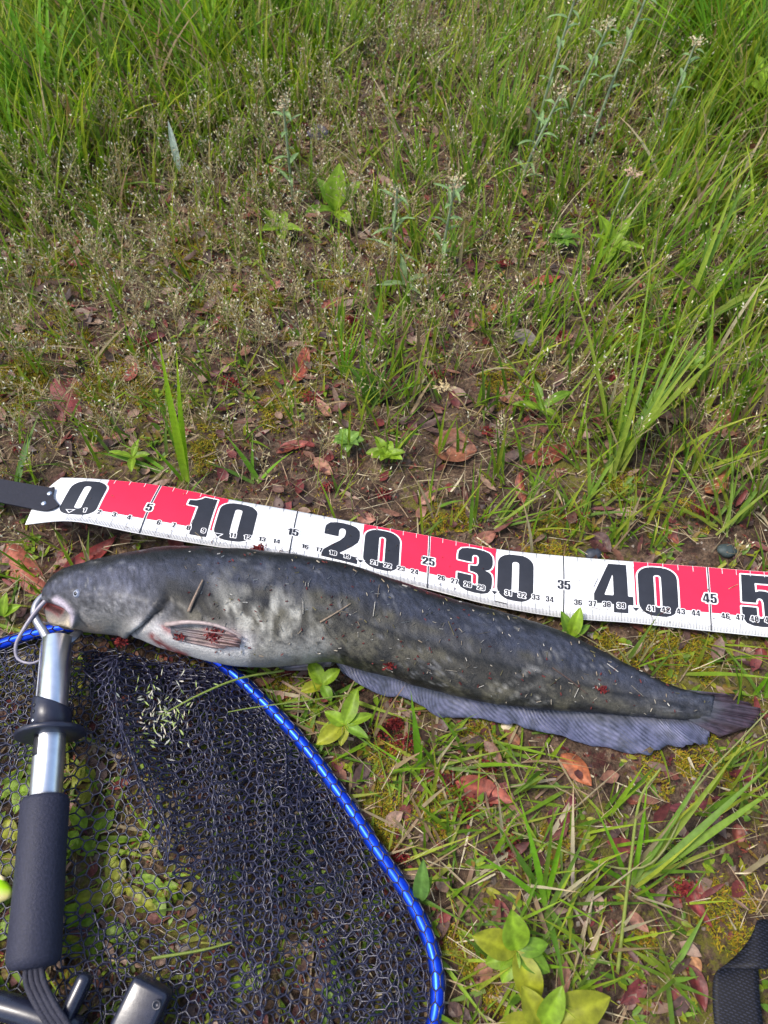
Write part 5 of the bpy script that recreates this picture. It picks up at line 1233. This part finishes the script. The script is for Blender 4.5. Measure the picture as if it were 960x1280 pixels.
tuft(620, 190, fan(28, 80, 80, (4, 30), (7, 13), (1.8, 3.4), (.2, .8), G3), 'upright yellowish grass clump among the cudweeds', jit=10)
tuft(560, 330, fan(12, 90, 100, (5, 40), (5, 9), (1.6, 3), (.2, .8), G3), 'slender grass clump near the silvery weed', jit=7)
tuft(792, 1105, [(38, 58, 12, 5.0, .35, G3[0]), (30, 64, 12.5, 5.2, .3, G3[1]), (48, 54, 11, 4.2, .3, G3[2]), (55, 45, 10, 3.6, .4, G3[0]), (120, 40, 6, 3, .5, G1[1]), (85, 35, 7, 3.2, .4, G1[0]), (160, 45, 5, 3, .6, G1[1]), (20, 60, 8, 3, .5, (.30, .33, .05)), (290, 40, 4, 3, .8, G1[1])], 'grass clump with long blades reaching toward the catfish tail', jit=4)
tuft(680, 1130, [(110, 35, 8, 4.2, .4, G1[1]), (130, 42, 7, 3.8, .5, G2[1]), (80, 30, 7.5, 3.6, .3, G1[0]), (60, 45, 7, 3, .6, G3[0]), (150, 50, 6, 3.5, .5, G1[1]), (270, 30, 5, 4, .7, G2[1]), (300, 45, 5, 3.6, .8, G3[0]), (95, 20, 9, 3, .2, G3[1])], 'grass clump with bluish blades above the seven-leaved seedling', jit=5)
tuft(838, 1222, fan(11, 90, 170, (35, 75), (2.5, 5.5), (2.0, 3.6), (.2, .8), G3), 'short spreading grass clump next to the black strap', jit=3)
tuft(528, 960, [(100, 30, 5.6, 5.4, .35, G1[1]), (80, 45, 5, 3, .6, G1[0]), (40, 55, 5, 2.6, .6, G1[2]), (150, 50, 4, 2.4, .7, G1[0]), (10, 65, 6, 2.4, .4, G3[2])], 'wide green blade with small grass just below the anal fin', jit=4)
tuft(950, 872, [(95, 30, 5.5, 5.2, .3, G1[1]), (70, 40, 5, 3, .5, G1[0]), (130, 50, 5, 2.6, .6, G3[0])], 'broad grass blades just beyond the catfish tail', jit=3)
tuft(325, 600, [(130, 45, 5, 4.4, .7, G1[1]), (160, 60, 4.5, 3.4, .6, G2[1]), (40, 50, 4, 3, .8, G1[0]), (90, 40, 4, 3, .6, G1[1])], 'short wide grass blades behind tape mark 10', jit=4)
tuft(205, 592, [(165, 62, 6, 4.2, .7, G1[1]), (150, 66, 5, 3, .5, G1[0])], 'flat curved grass blade behind the first red tape panel', jit=3)
tuft(20, 612, [(60, 40, 6.5, 4.6, .3, (.14, .24, .08)), (75, 48, 5, 3, .4, G2[1])], 'grey green blades rising behind the tape end strap', jit=3)
tuft(620, 655, fan(7, 60, 60, (35, 70), (3, 6), (1.8, 3), (.3, .8), G3), 'small grass clump just behind tape mark 30', jit=4)
tuft(430, 470, fan(7, 90, 60, (5, 30), (4, 7), (1.6, 2.6), (.2, .6), G1), 'slim grass blades beside the dark green fine tuft', jit=3)
tuft(215, 520, fan(9, 100, 90, (15, 45), (3, 6), (1.4, 2.6), (.2, .8), G3), 'thin yellow-green grass clump on bare soil', jit=4)
tuft(905, 960, fan(9, 60, 120, (35, 70), (3, 7), (1.4, 2.6), (.2, .8), G3), 'fine grass clump on moss below catfish tail', jit=6)
tuft(620, 930, fan(9, 60, 170, (45, 80), (3, 6), (1.2, 2.2), (.2, .8), G3), 'sprawling fine grass below the anal fin', jit=6)
tuft(345, 890, fan(8, 60, 170, (45, 80), (2.5, 5), (1.2, 2.2), (.2, .8), G3), 'fine grass pressed beside the blue hoop', jit=5)
tuft(790, 830, fan(10, 60, 170, (45, 85), (2.5, 5), (1.0, 2.0), (.2, .8), [(.34, .31, .14), (.28, .30, .10)]), 'straw coloured grass between tape mark 40 and catfish back', jit=7)
def stalk(pts, zs, r, c, label, name='grass_stalk', head=None):
    P = [tuple(at(p[0], p[1], z)) for p, z in zip(pts, zs)]; V, F = tube(spline(P, 40), np.linspace(r, r*.55, 40), 6)
    o = empty(name, (P[0][0], P[0][1], P[0][2]), label, 'grass'); mk('stem', V, F, M_grass, o, tint=np.repeat(np.array([c]), len(V), 0))
    if head:
        C = np.array(P[-1]); n, sp, hc_ = head; VV = []; FF = []
        for k in range(n):
            d = Vector((random.gauss(0, 1), random.gauss(0, 1), random.gauss(0, .6))).normalized(); p = Vector(C)+Vector((random.gauss(0, sp), random.gauss(0, sp), abs(random.gauss(0, sp*.4)))); s_ = d.orthogonal().normalized(); L = random.uniform(.003, .006); b = len(VV)
            VV += [tuple(p), tuple(p+d*L*.5+s_*.0006), tuple(p+d*L), tuple(p+d*L*.5-s_*.0006)]; FF.append([b, b+1, b+2, b+3])
        h_ = mk('seed_head', np.array(VV), FF, M_litter, o, tint=np.repeat(np.array([random.choice(hc_) for _ in range(n)]), 4, 0), smooth=False); h_['kind'] = 'stuff'
    return o
stalk([(470, 1280), (772, 1215), (788, 1080), (800, 1000), (826, 960)][1:], [.003, .02, .035, .045], .0011, (.30, .36, .08), 'long pale green grass stalk rising above the seven-leaved seedling')
stalk([(355, 838), (300, 848), (250, 868), (205, 892)], [.012, .024, .028, .026], .0009, (.28, .36, .08), 'pale grass stalk lying over the net with a loose seed head', head=(110, .011, [(.45, .46, .36), (.55, .5, .4), (.3, .38, .12)]))
stalk([(440, 868), (380, 876), (320, 884), (285, 890)], [.01, .018, .022, .022], .0006, (.26, .34, .08), 'thin grass stem crossing the blue hoop')
stalk([(190, 1198), (250, 1188), (290, 1178)], [.019, .020, .019], .0009, (.26, .33, .07), 'short green grass stem caught in the net folds')
stalk([(640, 1040), (740, 930), (830, 880), (905, 850)][0:1]+[(800, 1085), (870, 985), (930, 920), (985, 862)], [.004, .012, .03, .035, .04], .0007, (.34, .35, .14), 'thin pale grass stem reaching past the catfish tail')
stalk([(606, 505), (590, 480), (572, 450), (556, 484)][:1]+[(592, 520), (575, 500), (556, 484)], [.003, .02, .035, .04], .0008, (.45, .33, .15), 'dry dead flower stalk behind the round brown leaf', 'dry_flower', head=(55, .0030, [(.42, .31, .15), (.5, .40, .22)]))
stalk([(742, 310), (765, 270), (780, 240), (790, 217)], [.003, .03, .05, .06], .0012, (.30, .36, .22), 'dry pinkish flower head on a pale stem', 'dry_flower', head=(80, .0028, [(.45, .32, .22), (.40, .26, .17)]))
def cudweed(px, py, H, lx, ly, label):
    x, y, z = ginfo(px, py); root = empty('cudweed', (x, y, z), label, 'plant', None); P = spline([(x, y, z-.002), (x+lx*.3, y+ly*.3, z+H*.4), (x+lx*.7, y+ly*.7, z+H*.75), (x+lx, y+ly, z+H)], 30)
    V, F = tube(P, np.linspace(.0016, .0010, 30), 6); mk('stem', V, F, M_leaf, root, tint=np.repeat(np.array([[.32, .38, .24]]), len(V), 0))
    for k in range(11):
        q = P[int(3+k*2.35)]; green_leaf_obj(root, tuple(q), k*2.4+random.uniform(-.4, .4), R(random.uniform(20, 60)), random.uniform(.014, .03)*(1.1-.03*k), random.uniform(.003, .0048), np.array((.20, .31, .12))*random.uniform(.85, 1.15), random.uniform(.6, 1.5))
    VV = []; FF = []
    for k in range(60):
        d = Vector((random.gauss(0, 1), random.gauss(0, 1), abs(random.gauss(0, 1)))).normalized(); p = Vector(P[-1])+Vector((random.gauss(0, .0035), random.gauss(0, .0035), random.gauss(0, .003))); s_ = d.orthogonal().normalized(); b = len(VV); L = .003
        VV += [tuple(p), tuple(p+d*L*.5+s_*.0009), tuple(p+d*L), tuple(p+d*L*.5-s_*.0009)]; FF.append([b, b+1, b+2, b+3])
    mk('flower_head', np.array(VV), FF, M_litter, root, tint=np.repeat(np.array([random.choice([(.42, .32, .18), (.5, .42, .28), (.36, .38, .2)]) for _ in range(60)]), 4, 0), smooth=False)
cudweed(665, 185, .14, .02, .02, 'tall silvery cudweed stem growing by the yellowish grass clump')
cudweed(735, 190, .15, .03, .03, 'tall leaning cudweed with brown flower head')
cudweed(705, 165, .11, .025, .01, 'shorter cudweed between two taller cudweeds')
cudweed(552, 325, .075, .008, .012, 'small silvery cudweed beside the slender grass clump')
cudweed(490, 325, .07, .004, .012, 'small pale cudweed by the silvery weed')
cudweed(648, 235, .09, .03, .02, 'leaning cudweed over the pale brown leaf')
cudweed(820, 180, .10, .015, .02, 'cudweed half hidden in the tall dense grass clump')
cudweed(366, 250, .10, .0, .01, 'thin cudweed with brown head over the seed grass')
# pale upright blade in the seed grass, two smooth pebbles
x, y, z = ginfo(229, 232); pl_ = empty('pale_leaf', (x, y, z), 'pale whitish leaf standing upright in the seed grass', 'leaf'); green_leaf_obj(pl_, (x, y, z+.02), R(100), R(82), .05, .007, (.62, .68, .58), .1)
def pebble(px, py, r, c, label):
    import bmesh
    x, y, z = ginfo(px, py); bm = bmesh.new(); bmesh.ops.create_icosphere(bm, subdivisions=3, radius=1); sd_ = px % 31
    for v in bm.verts:
        k = 1+.35*(float(vn(v.co.x*1.4+sd_, v.co.y*1.4+v.co.z, sd_))-.5); v.co = Vector((v.co.x*r*k*1.2, v.co.y*r*k, v.co.z*r*k*.65+r*.3))
    me = bpy.data.meshes.new('pebble'); bm.to_mesh(me); bm.free(); me.polygons.foreach_set('use_smooth', [True]*len(me.polygons)); o = bpy.data.objects.new('pebble', me); col.objects.link(o); o.location = (x, y, z); me.materials.append(mat_plain('pebble', c, .6, 0, .4, 300, .0006, .35)); tag(o, label, 'pebble')
pebble(908, 688, .006, (.035, .05, .05), 'bluish grey pebble behind tape mark 45')
pebble(742, 692, .005, (.03, .035, .05), 'dark blue grey pebble against the tape at mark 35')
pebble(634, 906, .0035, (.55, .45, .30), 'tiny cream pebble below the anal fin')
pebble(398, 168, .010, (.10, .09, .12), 'dark pebble in the back grass')
